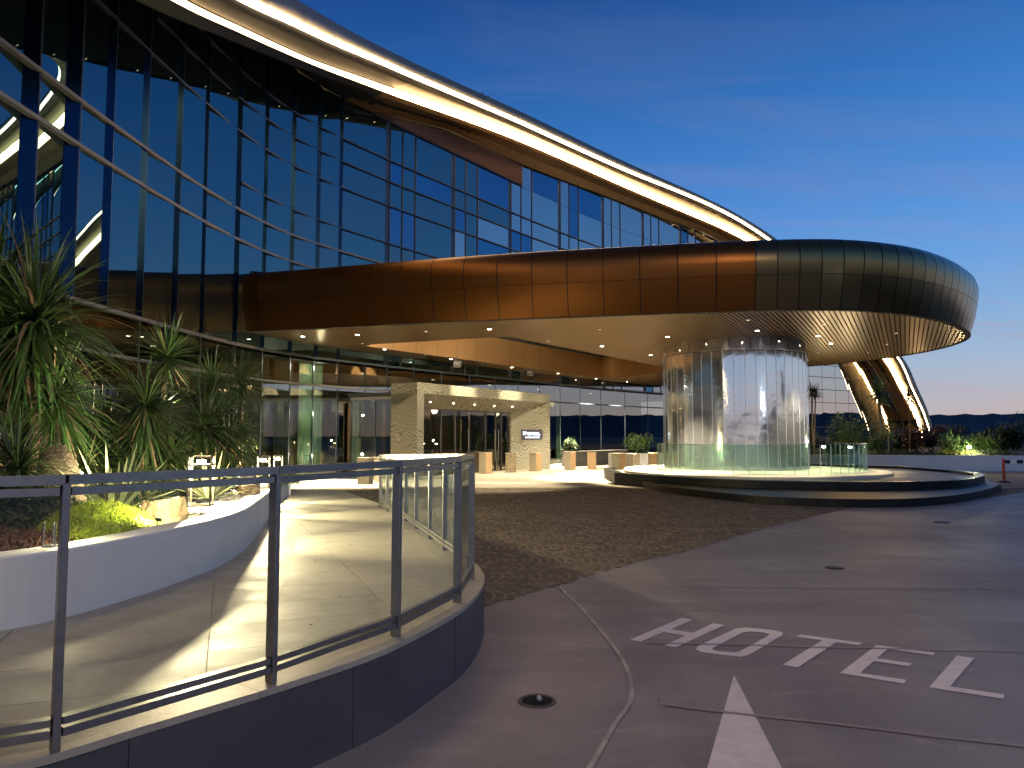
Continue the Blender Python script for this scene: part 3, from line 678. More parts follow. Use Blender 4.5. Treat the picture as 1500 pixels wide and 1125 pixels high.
# transoms
for z in LV[:-1]:
    s0 = 0 if z != 10.5 else 25.2
    if z >= 12.2: s0 = {12.25: 16.6, 13.4: 20, 14.4: 22, 16.2: 31.4}[z]
    s1 = 70 if z != 16.2 else 45.1
    bright = z in (8.45, 9.5, 4.85)
    o_ = .10 if bright else .09; h_ = .042 if bright else .028
    def pr(s, z=z, o_=o_, h_=h_): return [(-.05, z-h_), (o_, z-h_), (o_, z+h_), (-.05, z+h_)]
    if z == 4.85: loft('transom', M_transd, pr, 26.2, s1, 90, smooth=False); s1 = 26.2
    loft('transom', M_trans if bright else M_transd, pr, s0, s1, 90, smooth=False)
# mullion fins
q = MB()
for a in mods:
    p = FC.off(a, .03); zt = zI(a)
    q = MB(); q.bar((*p, 4.9), (*p, zt), .035, .05); q.build('mullion', M_transd, bld)
# louvre band: slats between 16.2 and the soffit
q = MB()
nz = 12
for i in range(nz):
    for (a, b) in zip(grp[:10], grp[1:11]):
        if a >= 45: break
        f = i/nz; za = 16.25+(zI(a)-16.3)*f; zb = 16.25+(zI(b)-16.3)*f
        if a < 32.8: za = 16.25+(zI(a)-16.2)*f
        q.bar((*FC.off(a, .10), za), (*FC.off(b, .10), zb), .10, .035)
q.build('louvre_slats', M_louvre, bld, kind='stuff')
loft('louvre_back', M_joint, lambda s: [(0.0, 16.2), (0.0, zI(s))], 30.5, 45.2, 30)
# lit strip seen in a high window
pL = FC.off(56.9, .02); pR = FC.off(59.5, .02)
q = MB(); q.add([(*FC.off(55.6, .16), 12.35), (*FC.off(59.5, .16), 12.35), (*FC.off(59.5, .16), 12.9), (*FC.off(55.6, .16), 13.3)], [(0, 1, 2, 3)]); q.build('lit_window', M_led_in, bld)
q = MB()
for x_, dx in ((0, 0), (.5, .0)):
    p = RF(39.2+x_, 1.7); q.box((*p, zS(39.2)+.25), (.07, .07, .45))
q.build('roof_vent_pipes', M_fascia, bld)

# ---- lower storey: lobby glazing
low_mods = [0, 4.9, 7.9, 10.9, 13.85, 16.75, 19.7, 21.5, 23.05, 25.2, 26.9, 28.6, 29.95, 31.35, 33.0, 34.4, 36.2, 38.2, 40.4, 42.6, 44.8, 47, 49.2, 51.5, 54, 57, 60, 63, 66, 70]
for a, b in zip(low_mods[:-1], low_mods[1:]):
    for z0, z1 in ((.06, 1.2), (1.2, 3.72), (3.78, 4.72)) if False else ((.06, 3.72), (3.78, 4.72)):
        A, B = FC.at(a+.03), FC.at(b-.03)
        q = MB(); d1 = (B-A)/np.linalg.norm(B-A); th = np.array([-d1[1], d1[0]])*.02
        q.add([(*A, z0), (*B, z0), (*B, z1), (*A, z1)], [(0, 1, 2, 3)])
        q.build('lobby_pane', M_lowdark if b < 27 else M_lowglass, bld)
    p = FC.off(a, -.03); q = MB(); q.bar((*p, 0), (*p, 4.8), .05, .09); q.build('lobby_mullion', M_transd, bld)
for m_, a_, b_ in ((M_trans, 0, 34.4), (M_transd, 34.4, 70)): loft('lobby_transom', m_, lambda s: [(-.06, 3.71), (.06, 3.71), (.06, 3.79), (-.06, 3.79)], a_, b_, 60, smooth=False)
loft('lobby_floor', M_lobfloor, lambda s: [(.05, .012), (-8, .012)], 0, 70, 60)
loft('lobby_back_wall', mat('lobby_back', (.035, .04, .025), .8, var=.4, vscale=.6), lambda s: [(-7.9, 0.01), (-7.9, 4.75)], 0, 70, 60)
for (a, b, mm) in ((25.3, 26.8, M_curt), (27.0, 28.4, M_curt), (28.7, 29.7, M_curt), (30.0, 31.3, M_teal), (33.9, 34.25, M_curt), (34.7, 35.0, M_curt), (35.4, 35.75, M_curt), (44.8, 45.3, M_teal), (50.0, 50.5, M_teal)):
    q = MB(); rows = []
    n_ = max(6, int((b-a)/.06))
    for i in range(n_+1):
        s_ = a+(b-a)*i/n_; rows.append([(*FC.off(s_, -.85+.03*math.sin(i*1.9)), .05), (*FC.off(s_, -.85+.03*math.sin(i*1.9+.3)), 4.68)])
    q.sheet(rows); q.build('curtain', mm, bld, True)
for s_, off_, pw_, z_ in ((30.5, -.2, 45, 4.5), (30.5, -.2, 35, 2.6), (30.5, -.2, 30, .9), (29.2, -.2, 6, 4.5), (27.7, -.2, 6, 4.5)): l = bpy.data.lights.new('curtain_fill', 'POINT'); l.energy = pw_; l.color = (1, .95, .75); l.shadow_soft_size = .05; obj('curtain_fill', l, None, (*FC.off(s_, off_), z_))  # fill lights added to brighten the curtains, no fitting behind them
for s_ in (20, 24, 27.5, 31.5, 35, 40, 45, 50, 56):
    p = FC.off(s_, -2.2); q = MB(); q.tube([(*p, 4.69), (*p, 4.66)], .09, 12); q.build('lobby_downlight', M_lampdim if s_ != 31.5 else M_lampdim, bld)

# ---- entrance canopy
can = thing('entrance_canopy', 'bronze-clad porte-cochere canopy with rounded end jutting out over the forecourt', 'canopy')
ZC = 5.35
FRONT = Curve([(-9.74, 25.87), (-6.48, 24.86), (-3.32, 23.80), (0.0, 22.83), (3.09, 22.1), (5.04, 21.66), (6.94, 21.30), (8.4, 21.13), (9.6, 21.15), (10.9, 21.5), (12.3, 22.2), (13.8, 23.35), (15.2, 24.75),
               (16.4, 26.3), (17.35, 28.1), (17.9, 30.2), (18.0, 32.4), (17.6, 34.9), (16.6, 37.4), (15.1, 39.4), (13.2, 41.3), (11.6, 43.6), (11.2, 47), (11.4, 51), (11.7, 55.2)], 14)
PROF = [(0, 0), (.10, .32), (.20, .68), (.26, .99)], [(.262, 1.005), (.32, 1.35), (.33, 1.62), (.26, 1.86), (.08, 2.04), (-.25, 2.14), (-.7, 2.18)]
# nb nor() points right of travel; outward here is to the right of travel
bounds = []
t = 0.0
# 17 wide panels to the bend, then narrow ones
bend = FRONT.S[np.argmin(abs(FRONT.C[:, 0]-7.0))]
nW = 16
bounds = list(np.linspace(0, bend, nW+1)); s = bend
while s < 48: s += .60; bounds.append(s)
while s < FRONT.L-1.3: s += 1.2; bounds.append(s)
for a, b in zip(bounds[:-1], bounds[1:]):
    for pi_, pr in enumerate(PROF):
        q = MB(); nseg = 1 if a > bend-.01 and b < 48 else 2
        q.sheet([[(*FRONT.off(u, o+ (0)), ZC+z) for o, z in pr] for u in np.linspace(a+.015, b-.015, nseg+1)])
        e = .010
        o = q.build('fascia_panel', M_bronze if a < bend-.01 else M_olive, can, True)
q = MB(); q.sheet([[(*FRONT.off(u, o-.02), ZC+z) for o, z in (PROF[0]+PROF[1])] for u in np.linspace(0.001, FRONT.L, 160)]); q.build('fascia_backing', M_joint, can, True)
q = MB(); q.sheet([[(*FRONT.off(u, .0), ZC-.012), (*FRONT.off(u, .03), ZC+.0), (*FRONT.off(u, -.16), ZC-.012)] for u in np.linspace(0, FRONT.L, 140)]); q.build('edge_trim', M_joint, can)
foot = [tuple(FRONT.at(u)) for u in np.linspace(0, FRONT.L, 110)]
rear = [tuple(FC.off(u, .10)) for u in np.linspace(52.0, 25.9, 40)]
canpoly = foot+rear
top = MB(); top.prism([tuple(FRONT.off(u, -.68)) for u in np.linspace(.4, FRONT.L, 100)]+rear, ZC+2.12, ZC+2.19)
me = top.mesh('roof', M_fascia); bm = bmesh.new(); bm.from_mesh(me); bmesh.ops.triangulate(bm, faces=[f for f in bm.faces if len(f.verts) > 4]); bm.to_mesh(me); bm.free(); obj('roof', me, can)
# opening in the soffit
HA, HB, HC_, HD = (-6.15, 29.45), (-.2, 26.8), (9.0, 40.5), (6.4, 47.6)
def round_poly(P, r, n=6):
    out = []
    for i, p in enumerate(P):
        a, b, c = np.array(P[i-1]), np.array(p), np.array(P[(i+1) % len(P)])
        d1 = (a-b)/np.linalg.norm(a-b); d2 = (c-b)/np.linalg.norm(c-b)
        rr_ = r[i]; p1, p2 = b+d1*rr_, b+d2*rr_
        for k in range(n+1):
            t = k/n; out.append(tuple((1-t)**2*p1+2*t*(1-t)*b+t*t*p2))
    return out
hole = round_poly([HA, HB, HC_, HD], [.55, .9, 2.2, 2.4], 8)
# soffit slats as clipped strips (scanlines)
ang = R(62); ux, uy = math.cos(ang), math.sin(ang)      # slat direction
vx, vy = -uy, ux
def scan(polys, v):
    xs = []
    for P in polys:
        n = len(P)
        for i in range(n):
            (x0, y0), (x1, y1) = P[i], P[(i+1) % n]
            a0, a1 = x0*vx+y0*vy, x1*vx+y1*vy
            if (a0 > v) != (a1 > v):
                t = (v-a0)/(a1-a0); xs.append((x0+(x1-x0)*t)*ux+(y0+(y1-y0)*t)*uy)
    return sorted(xs)
vs_ = [x*vx+y*vy for x, y in canpoly]; q = MB(); pitch = .14; v = min(vs_)+.02
CYL = (9.0, 30.0); CR = 2.80
while v < max(vs_):
    xa, xb = scan([canpoly, hole], v), scan([canpoly, hole], v+pitch-.036)
    if len(xa) > len(xb): xb = xa
    elif len(xb) > len(xa): xa = xb
    if len(xa) == len(xb):
        for i in range(0, len(xa)-1, 2):
            if xa[i+1]-xa[i] < .05: continue
            def P_(u, v_): return (u*ux+v_*vx, u*uy+v_*vy)
            A, B, C_, D = P_(xa[i], v), P_(xa[i+1], v), P_(xb[i+1], v+pitch-.036), P_(xb[i], v+pitch-.036)
            q.add([(*A, ZC), (*B, ZC), (*C_, ZC), (*D, ZC), (*A, ZC+.04), (*B, ZC+.04), (*C_, ZC+.04), (*D, ZC+.04)], [(0, 1, 2, 3), (0, 4, 5, 1), (2, 6, 7, 3)])
    v += pitch
q.build('soffit_slats', M_soffit, can, kind='stuff')
# backing above the slats, with the hole left open
from mathutils.geometry import tessellate_polygon
def holed(outer, inner, z):
    tri = tessellate_polygon([[Vector((x, y, 0)) for x, y in outer], [Vector((x, y, 0)) for x, y in inner]])
    m = MB(); m.add([(x, y, z) for x, y in outer+inner], [tuple(t) for t in tri]); return m
holed(canpoly, hole, ZC+.045).build('soffit_back', M_gap, can)
hp = hole; per = [0]
for i in range(len(hp)): per.append(per[-1]+math.dist(hp[i], hp[(i+1) % len(hp)]))
def hat(s):
    s %= per[-1]; i = max(0, int(np.searchsorted(per, s, side='right'))-1); i = min(i, len(hp)-1)
    a, b = np.array(hp[i]), np.array(hp[(i+1) % len(hp)]); return a+(b-a)*((s-per[i])/max(per[i+1]-per[i], 1e-9))
nP = round(per[-1]/1.45)
for i in range(nP):
    a, b = per[-1]*i/nP+.008, per[-1]*(i+1)/nP-.008
    q = MB(); q.sheet([[(*hat(u), ZC-.015), (*hat(u), ZC+1.30)] for u in np.linspace(a, b, 4)]); q.build('reveal_panel', M_bronzein, can, True)
cxh, cyh = np.mean([p[0] for p in hp]), np.mean([p[1] for p in hp])
def grow(P, k): return [(x+(x-cxh)/math.hypot(x-cxh, y-cyh)*k, y+(y-cyh)/math.hypot(x-cxh, y-cyh)*k) for x, y in P]
q = MB(); g = grow(hp, .02); q.sheet([[(*p, ZC), (*p, ZC+1.6)] for p in g+[g[0]]]); q.build('reveal_backing', M_joint, can)
m = MB(); m.add([(x, y, ZC+1.62) for x, y in grow(hp, .3)], [tuple(range(len(hp)))]); me = m.mesh('skylight_cap', M_gap); obj('skylight_cap', me, can)
# slot spots on tracks inside the opening
for (x, y, lb) in ((.6, 28.3, 'track spotlight inside the opening at its near corner'), (2.9, 31.6, 'track spotlight inside the opening, middle one of the long side'), (5.1, 34.8, 'track spotlight inside the opening, nearest the mirrored column'), (-2.0, 27.9, 'track spotlight inside the opening near its narrow tip')):
    t_ = thing('track_spotlight', lb, 'spotlight', (x, y, ZC+1.25), 0, 'track spotlights inside the canopy opening')
    q = MB(); q.tube([(0, 0, .12), (-.06, .04, -.08)], .05, 10); q.box((0, 0, .24), (.05, .05, .25)); q.build('lamp_body', M_darksteel, t_)
    q = MB(); q.tube([(-.061, .0405, -.083), (-.064, .042, -.09)], .042, 10); q.build('lamp_lens', M_lamp, t_)

def spot(name, loc, to, power, ang, col=(1, .84, .58), rad=.05, blend=.35):
    l = bpy.data.lights.new(name, 'SPOT'); l.energy = power; l.spot_size = R(ang); l.spot_blend = blend; l.color = col; l.shadow_soft_size = rad
    o = obj(name, l, None, loc); d = (Vector(to)-Vector(loc)).normalized(); o.rotation_euler = d.to_track_quat('-Z', 'Y').to_euler(); return o
def point(name, loc, power, col=(1, .84, .58), rad=.04):
    l = bpy.data.lights.new(name, 'POINT'); l.energy = power; l.color = col; l.shadow_soft_size = rad; return obj(name, l, None, loc)

# downlights
DL = [(-7.66, 26.9, 2, 'lit downlight closest to the left end of the canopy'), (-5.57, 26.45, 2, 'lit downlight second from the left end of the canopy, near the opening tip'),
      (-.77, 25.02, .6, 'lit downlight between the front fascia and the wide side of the soffit opening'), (5.71, 26.96, 1.8, 'lit downlight just left of the top of the mirrored column'),
      (8.47, 25.36, .8, 'lit downlight right in front of the top of the mirrored column'), (11.15, 26.77, .6, 'lit downlight right of the mirrored column, upper one of the pair'),
      (12.58, 28.99, .6, 'lit downlight right of the mirrored column, lower one of the pair'), (6.26, 33.23, 2.2, 'lit downlight beside the left edge of the mirrored column collar'),
      (3.66, 29.89, 2.2, 'lit downlight on the near soffit strip left of the mirrored column'), (-5.37, 31.0, 1, 'lit downlight on the rear soffit strip next to the tip of the opening'),
      (-2.9, 35.0, 1, 'lit downlight on the rear soffit strip just before the boxy floodlight'), (0.0, 39.3, 1, 'lit downlight on the rear soffit strip over the middle of the marble portal'),
      (2.7, 43.2, 1, 'lit downlight on the rear soffit strip over the right end of the marble portal'), (5.4, 47.3, 1, 'lit downlight on the rear soffit strip where the copper reveal curves'),
      (7.8, 50.0, 1, 'lit downlight farthest back on the rear soffit strip')]
DIM = [(-5.9, 29.0, 'dim downlight at the very tip of the soffit opening'), (-3.9, 33.1, 'dim downlight on the rear soffit strip, first from the left'), (-1.5, 37.2, 'dim downlight on the rear soffit strip between the two boxy floodlights'),
       (1.4, 41.3, 'dim downlight on the rear soffit strip past the second floodlight'), (4.2, 45.4, 'dim downlight on the rear soffit strip near the curved copper corner'), (-3.0, 25.6, 'dim downlight above the narrow part of the soffit opening'),
       (3.0, 25.1, 'dim downlight in the plain soffit left of the mirrored column'), (7.4, 23.0, 'dim downlight near the front edge above the column, left one'), (10.2, 24.0, 'dim downlight near the front edge above the column, right one'),
       (13.6, 26.0, 'dim downlight nearest the front edge at the rounded canopy end'), (14.9, 29.2, 'dim downlight outermost at the rounded canopy end'), (15.6, 32.2, 'dim downlight low beside the rounded canopy tip'),
       (13.5, 32.4, 'dim downlight right of the pair beside the column'), (14.2, 35.4, 'dim downlight near the far edge above the lit roof arch'), (1.4, 28.2, 'dim downlight beside the near corner of the soffit opening'), (6.3, 36.2, 'dim downlight hidden close behind the column collar')]
ring = MB(); N = 16
ring.sheet([[(r_*math.cos(2*math.pi*i/N), r_*math.sin(2*math.pi*i/N), z) for r_, z in ((.105, 0), (.10, -.012), (.078, -.010), (.07, .0))] for i in range(N+1)])
ring_me = ring.mesh('trim_ring', M_steel)
lens = MB(); lens.tube([(0, 0, -.001), (0, 0, -.007)], .072, 16); lens_me = lens.mesh('lens', M_lamp); lens_dim = lens.mesh('lens', M_lampdim)
for i, (x, y, p, lb) in enumerate(DL+[(a, b, 0, c_) for a, b, c_ in DIM]):
    lit = p > 0
    t_ = thing('downlight', lb, 'downlight', (x, y, ZC-.001), 0, 'lit canopy downlights' if lit else 'dim canopy downlights')
    obj('trim_ring', ring_me, t_); obj('lens', lens_me if lit else lens_dim, t_)
    if not lit: t_.scale = (.7, .7, 1)
    rear = y > 30.9
    if lit:
        pw = {True: 11000, False: 4000}[rear]*p
        spot('downlight_beam', (x, y, ZC-.03), (x+(.0), y, 0), pw, 84 if rear else 62, blend=.55)
# spots in the opening washing the portal front and the copper reveal
for (x, y) in ((-2.2, 28.0), (1.3, 30.2), (4.0, 34.0)):
    spot('opening_beam', (x, y, ZC+1.15), (x-2.6, y+2.4, ZC-.5), 500, 120, blend=.8)

for (x, y, z, tx, ty, tz, pw_) in ((.5, 28.6, ZC+1.1, -2.1, 31.6, 3.65, 4500), (2.9, 31.6, ZC+1.1, -.1, 34.8, 3.65, 4500), (4.9, 34.8, ZC+1.1, 1.3, 37.0, 2.4, 700)):
    spot('track_beam', (x, y, z), (tx, ty, tz), pw_, 26, blend=.9)
for (x, y) in ((.6, 28.6), (2.9, 31.9), (5.0, 35.0)): spot('track_beam', (x, y, ZC+1.0), (x-.4, y+1.6, 0), 4200, 78, blend=.6)
spot('track_beam', (-.2, 27.5, ZC+1.1), (-4.3, 29.5, 2.0), 500, 40, blend=.9)

# ---- mirrored column
col_ = thing('mirrored_column', 'large round mirror-clad column rising from the granite island into the canopy', 'column', (CYL[0], CYL[1], 0))
nC = 44
for i in range(nC):
    a0, a1 = 2*math.pi*i/nC+.004, 2*math.pi*(i+1)/nC-.004
    q = MB()
    for z0, z1 in ((.43, 2.48), (2.485, 4.88)):
        rows = [[((CR)*math.cos(a), (CR)*math.sin(a), z) for z in (z0, z1)] for a in np.linspace(a0, a1, 3)]
        q.sheet(rows)
    q.build('mirror_panel', M_mirror, col_, True)
    a = 2*math.pi*i/nC; q = MB(); q.bar(((CR+.0)*math.cos(a), (CR+.0)*math.sin(a), .43), ((CR+.0)*math.cos(a), (CR+.0)*math.sin(a), 4.9), .022, .022); q.build('seam_strip', M_seam, col_)
nT = 22
for i in range(nT):
    a0, a1 = 2*math.pi*(i+.3)/nT+.004, 2*math.pi*(i+1.3)/nT-.004
    q = MB(); q.sheet([[((CR-.05+.02*(z-5))*math.cos(a), (CR-.05+.02*(z-5))*math.sin(a), z) for z in (4.94, ZC-.004)] for a in np.linspace(a0, a1, 4)]); q.build('collar_panel', M_mirror, col_, True)
q = MB(); q.tube([(0, 0, .43), (0, 0, ZC)], CR-.09, 40); q.build('core', M_joint, col_)
q = MB(); N = 88
q.sheet([[((CR+o)*math.cos(2*math.pi*i/N), (CR+o)*math.sin(2*math.pi*i/N), z) for o, z in ((-.06, 4.90), (.03, 4.90), (.03, 4.935), (-.06, 4.935))] for i in range(N+1)]); q.build('top_rim', M_seam, col_)

# ---- granite island
isl = thing('granite_island', 'black granite stepped island with shallow stone basin under the mirrored column', 'island')
tierB = spline([(4.35, 25.2), (4.6, 23.0), (5.1, 21.2), (6.2, 19.0), (7.3, 18.25), (8.4, 18.0), (9.8, 18.2), (11.6, 19.35), (13.5, 21.2), (15.3, 23.3)], 6)
polyB = [tuple(p) for p in tierB]+[(16.2, 25.2), (16.8, 30), (12, 34.5), (4.4, 33)]
def tri_prism(name, poly, z0, z1, m_, parent):
    q = MB(); q.prism(poly, z0, z1, cap0=False); me = q.mesh(name, m_); bm = bmesh.new(); bm.from_mesh(me); bmesh.ops.triangulate(bm, faces=[f for f in bm.faces if len(f.verts) > 4]); bmesh.ops.recalc_face_normals(bm, faces=bm.faces[:]); bm.to_mesh(me); bm.free(); return obj(name, me, parent)
tri_prism('lower_tier', polyB, .0, .205, M_blackgran, isl)
tA = spline([(3.62, 26.3), (4.35, 25.0), (5.4, 23.3), (6.9, 21.9), (8.8, 21.2), (10.8, 21.1), (12.9, 21.8), (14.4, 23.1), (15.5, 24.4)], 6)
polyA = [tuple(p) for p in tA]+[(16.3, 25.8), (16.75, 28), (16.6, 31.5), (13.5, 34.3), (9, 35.2), (5.2, 33.5), (3.7, 30)]
inner = [(x+(10.2-x)*.045, y+(27.8-y)*.045) for x, y in polyA]
# ring wall of the basin with stone top
q = MB(); n = len(polyA)
z0, z1, zi = 0.0, .425, .33
q.add([(x, y, z0) for x, y in polyA]+[(x, y, z1) for x, y in polyA]+[(x, y, z1) for x, y in inner]+[(x, y, zi) for x, y in inner], [f for i in range(n) for j in [(i+1) % n] for f in ((i, j, n+j, n+i), (n+i, n+j, 2*n+j, 2*n+i), (2*n+i, 2*n+j, 3*n+j, 3*n+i))])
q.build('basin_wall', M_blackgran, isl)
tri_prism('basin_floor', inner, .2, .335, M_tanfloor, isl)
q = MB(); q.sheet([[(*p, .427), (*p2, .427)] for p, p2 in zip(polyA, [(x+(10.2-x)*.008, y+(27.8-y)*.008) for x, y in polyA])]); q.build('rim_edge', M_seam, isl)
plate = spline([(4.2, 27.5), (4.9, 25.3), (6.0, 24.1), (7.6, 23.35), (9.4, 23.2), (11.2, 23.8), (12.8, 25.2), (13.75, 27.0), (13.9, 29.2), (13, 31.6), (11, 33.2), (8.6, 33.7), (6.2, 32.8), (4.7, 30.6), (4.2, 27.5)], 6)[:-1]
tri_prism('stone_plinth', [tuple(p) for p in plate], .336, .432, mat('plinth_stone', (.50, .47, .38), .5, var=.2, vscale=2), isl)
# glass balustrade round the column
bal = thing('glass_balustrade', 'curved frameless greenish glass balustrade standing around the mirrored column', 'balustrade')
BC = Curve([(5.55, 28.6), (5.6, 27.0), (6.2, 25.7), (7.3, 24.85), (8.6, 24.55), (10.0, 24.75), (11.4, 25.5), (12.6, 26.7), (13.4, 28.1), (13.6, 29.6), (13.1, 31.0)], 10)
nb = 30
for i in range(nb):
    a, b = BC.L*i/nb+.006, BC.L*(i+1)/nb-.006
    A, B = BC.at(a), BC.at(b); d_ = (B-A)/np.linalg.norm(B-A); th = np.array([-d_[1], d_[0]])*.018
    q = MB(); q.add([(*A, .432), (*B, .432), (*B, 1.42), (*A, 1.42), (*(A+th), .432), (*(B+th), .432), (*(B+th), 1.42), (*(A+th), 1.42)], [(0, 1, 2, 3), (5, 4, 7, 6), (3, 2, 6, 7), (0, 3, 7, 4), (1, 5, 6, 2)]); q.build('glass_pane', M_balus, bal)
    q = MB(); q.bar((*B, .433), (*B, 1.42), .012, .022); q.build('edge_joint', M_seam, bal)
q = MB()
rows = [[(*BC.off(s, .02), 1.421), (*BC.off(s, .02), 1.435), (*BC.off(s, -.03), 1.435), (*BC.off(s, -.03), 1.421)] for s in np.linspace(0, BC.L, 80)]; q.sheet(rows); q.build('top_rail', M_steel, bal)

# ---- stone portal and doors
A0 = np.array([-3.72, 29.0]); A1 = np.array([1.95, 38.0]); du = (A1-A0)/np.linalg.norm(A1-A0); PL = np.linalg.norm(A1-A0); dn = np.array([-du[1], du[0]])   # dn: back, toward the facade
por = thing('stone_portal', 'wavy-grained marble portal framing the lobby doors', 'portal', (A0[0], A0[1], 0), math.atan2(du[1], du[0]))
H = 3.82
# local frame: x along the front, y back to the facade
fw_ = .38      # face width seen from the front at left, splayed reveals
q = MB(); q.prism([(0, 0), (.42, 0), (1.15, 1.15), (1.15, 1.35), (0, 1.35)], 0, H-.42); q.build('left_pier', M_marble, por)
q = MB(); q.prism([(PL-.10, 0), (PL, 0), (PL, 1.35), (PL-1.9, 1.35), (PL-1.9, 1.15)], 0, H-.42); q.build('right_pier', M_marble, por)
q = MB(); vs2 = [(0, 0, H), (PL, 0, H), (PL, 1.35, H), (0, 1.35, H), (0, 0, H-.42), (PL, 0, H-.42), (PL, 1.15, H-.95), (0, 1.15, H-.95), (0, 1.35, H-.95), (PL, 1.35, H-.95)]
q.add(vs2, [(0, 1, 2, 3), (0, 4, 5, 1), (4, 7, 6, 5), (7, 8, 9, 6), (3, 2, 9, 8), (0, 3, 8, 7, 4), (1, 5, 6, 9, 2)]); o = q.build('lintel', M_marble, por); fixn(o)
for i in range(5):
    x = 1.6+i*1.6; q = MB(); q.tube([(x, .62, H-.705), (x, .617, H-.712)], .028, 10); q.build('lintel_lamp', M_lamp, por)
    c = A0+du*x+dn*.6; spot('lintel_beam', (*c, H-.75), (*(c-dn*.1), 0), 60, 130, blend=.9)
# vestibule: door leaves, frames, glass
ves = thing('lobby_doors', 'dark framed glass lobby doors set inside the marble portal', 'door', (A0[0], A0[1], 0), math.atan2(du[1], du[0]))
xs = [1.15, 3.15, 4.2, 5.3, 6.6, 7.5, 8.0, PL-1.9]; yv = 1.28; ht = H-.95
for i, (x0, x1) in enumerate(zip(xs[:-1], xs[1:])):
    q = MB(); q.add([(x0+.03, yv, .02), (x1-.03, yv, .02), (x1-.03, yv, ht-.03), (x0+.03, yv, ht-.03)], [(0, 1, 2, 3)]); q.build('door_pane', M_doorglass, ves)
for x0 in xs: q = MB(); q.box((x0, yv+.01, ht/2), (.055, .09, ht)); q.build('door_frame', M_darksteel, ves)
q = MB(); q.box(((xs[0]+xs[-1])/2, yv+.01, ht-.02), (xs[-1]-xs[0], .1, .06)); q.box(((xs[0]+xs[-1])/2, yv+.01, .02), (xs[-1]-xs[0], .1, .05)); q.build('door_head', M_darksteel, ves)
for x0 in (7.35, 7.65, 5.15): q = MB(); q.tube([(x0, yv-.02, .55), (x0, yv-.08, .55), (x0, yv-.08, 2.0), (x0, yv-.02, 2.0)], .016, 8); q.build('door_handle', M_steel, ves)
# vestibule box behind the portal and lobby furniture glimpsed through the glass
vb = thing('vestibule', 'glazed vestibule box between the marble portal and the curved facade', 'vestibule', (A0[0], A0[1], 0), math.atan2(du[1], du[0]))
q = MB(); q.add([(.1, 1.36, .02), (.1, 3.7, .02), (.1, 3.7, 3.3), (.1, 1.36, 3.3)], [(0, 1, 2, 3)]); q.build('side_glass', M_lowglass, vb)
q = MB(); q.add([(PL-.1, 1.36, .02), (PL-.1, 3.4, .02), (PL-.1, 3.4, 3.3), (PL-.1, 1.36, 3.3)], [(0, 1, 2, 3)]); q.build('side_glass', M_lowglass, vb)
q = MB(); q.box((PL/2, 2.6, 3.4), (PL-.1, 2.4, .14)); q.build('roof', M_dark, vb)
q = MB(); q.box((.1, 2.5, 3.25), (.07, 2.3, .12)); q.build('side_frame', M_trans, vb)
for k_ in range(3): q = MB(); q.box((.35, 1.75+k_*.6, 1.6), (.05, .3, 3.2)); q.build('side_curtain', M_curt, vb)
q = MB(); q.box((PL/2, 3.9, 1.55), (PL-.4, .06, 3.1)); q.build('inner_wall', M_wood, vb)
for k_, (x0, wd, hh, z0) in enumerate(((1.6, .16, 1.3, 1.6), (3.1, .16, 1.0, 1.9), (4.9, 1.7, 2.4, .1), (7.3, .35, 3.0, .1), (8.6, .3, 3.0, .1))):
    q = MB(); q.box((x0, 3.84, z0+hh/2), (wd, .04, hh)); q.build('wall_slot', M_dark, vb)
for (x0, z0, r_) in ((2.9, 2.62, .14), (2.7, 1.95, .09)):
    t_ = thing('pendant_lamp', 'white pendant lamp glowing behind the left door glass, '+('upper and larger' if r_ > .1 else 'lower and smaller'), 'pendant lamp', (*(A0+du*x0+dn*2.4), z0))
    q = MB(); q.tube([(0, 0, -r_), (0, 0, -r_*.6), (0, 0, r_*.6), (0, 0, r_)], [r_*.5, r_, r_, r_*.5], 14); q.build('globe', M_lampdim, t_)
    q = MB(); q.tube([(0, 0, r_), (0, 0, 3.3-z0)], .012, 6); q.build('cord', M_joint, t_)
c = A0+du*3.5+dn*2.4; point('vestibule_light', (*c, 3.0), 70, rad=.15); c = A0+du*7.5+dn*2.4; point('vestibule_light', (*c, 3.0), 60, rad=.15)
# sign on the splayed right pier
sg = thing('wall_sign', 'small dark plate with glowing bluish-white lettering on the right marble pier', 'sign', (A0[0], A0[1], 0), math.atan2(du[1], du[0]))
p0, p1 = np.array([PL-1.9, 1.15]), np.array([PL-.1, 0.0]); dd = (p1-p0)/np.linalg.norm(p1-p0); nn2 = np.array([dd[1], -dd[0]])*1
if nn2[1] > 0: nn2 = -nn2
def sgp(u, o, z): p = p0+dd*u+nn2*o; return (p[0], p[1], z)
def sbox(q, u0, u1, z0, z1, o0, o1, mi=0):
    vs = [sgp(u, o, z) for z in (z0, z1) for u, o in ((u0, o0), (u1, o0), (u1, o1), (u0, o1))]
    q.add(vs, [(3, 2, 1, 0), (4, 5, 6, 7), (0, 1, 5, 4), (1, 2, 6, 5), (2, 3, 7, 6), (3, 0, 4, 7)], mi)
q = MB(); sbox(q, .55, 1.75, 1.52, 2.02, .002, .035); q.build('plate', M_signbg, sg)
q = MB(); r2 = random.Random(5); u = .64
for k_ in range(9):
    wd = r2.uniform(.07, .12); zt = 1.89+r2.choice([0, 0, .05]); sbox(q, u, u+.025, 1.74, zt, .037, .05); 
    sbox(q, u+.025, u+wd, 1.74+r2.choice([0, .06, .1]), 1.78+r2.choice([.0, .06, .1]), .037, .05); u += wd+.02
u = .76
sbox(q, .76, 1.55, 1.60, 1.65, .037, .05)
q.build('glowing_lettering', M_signlt, sg)
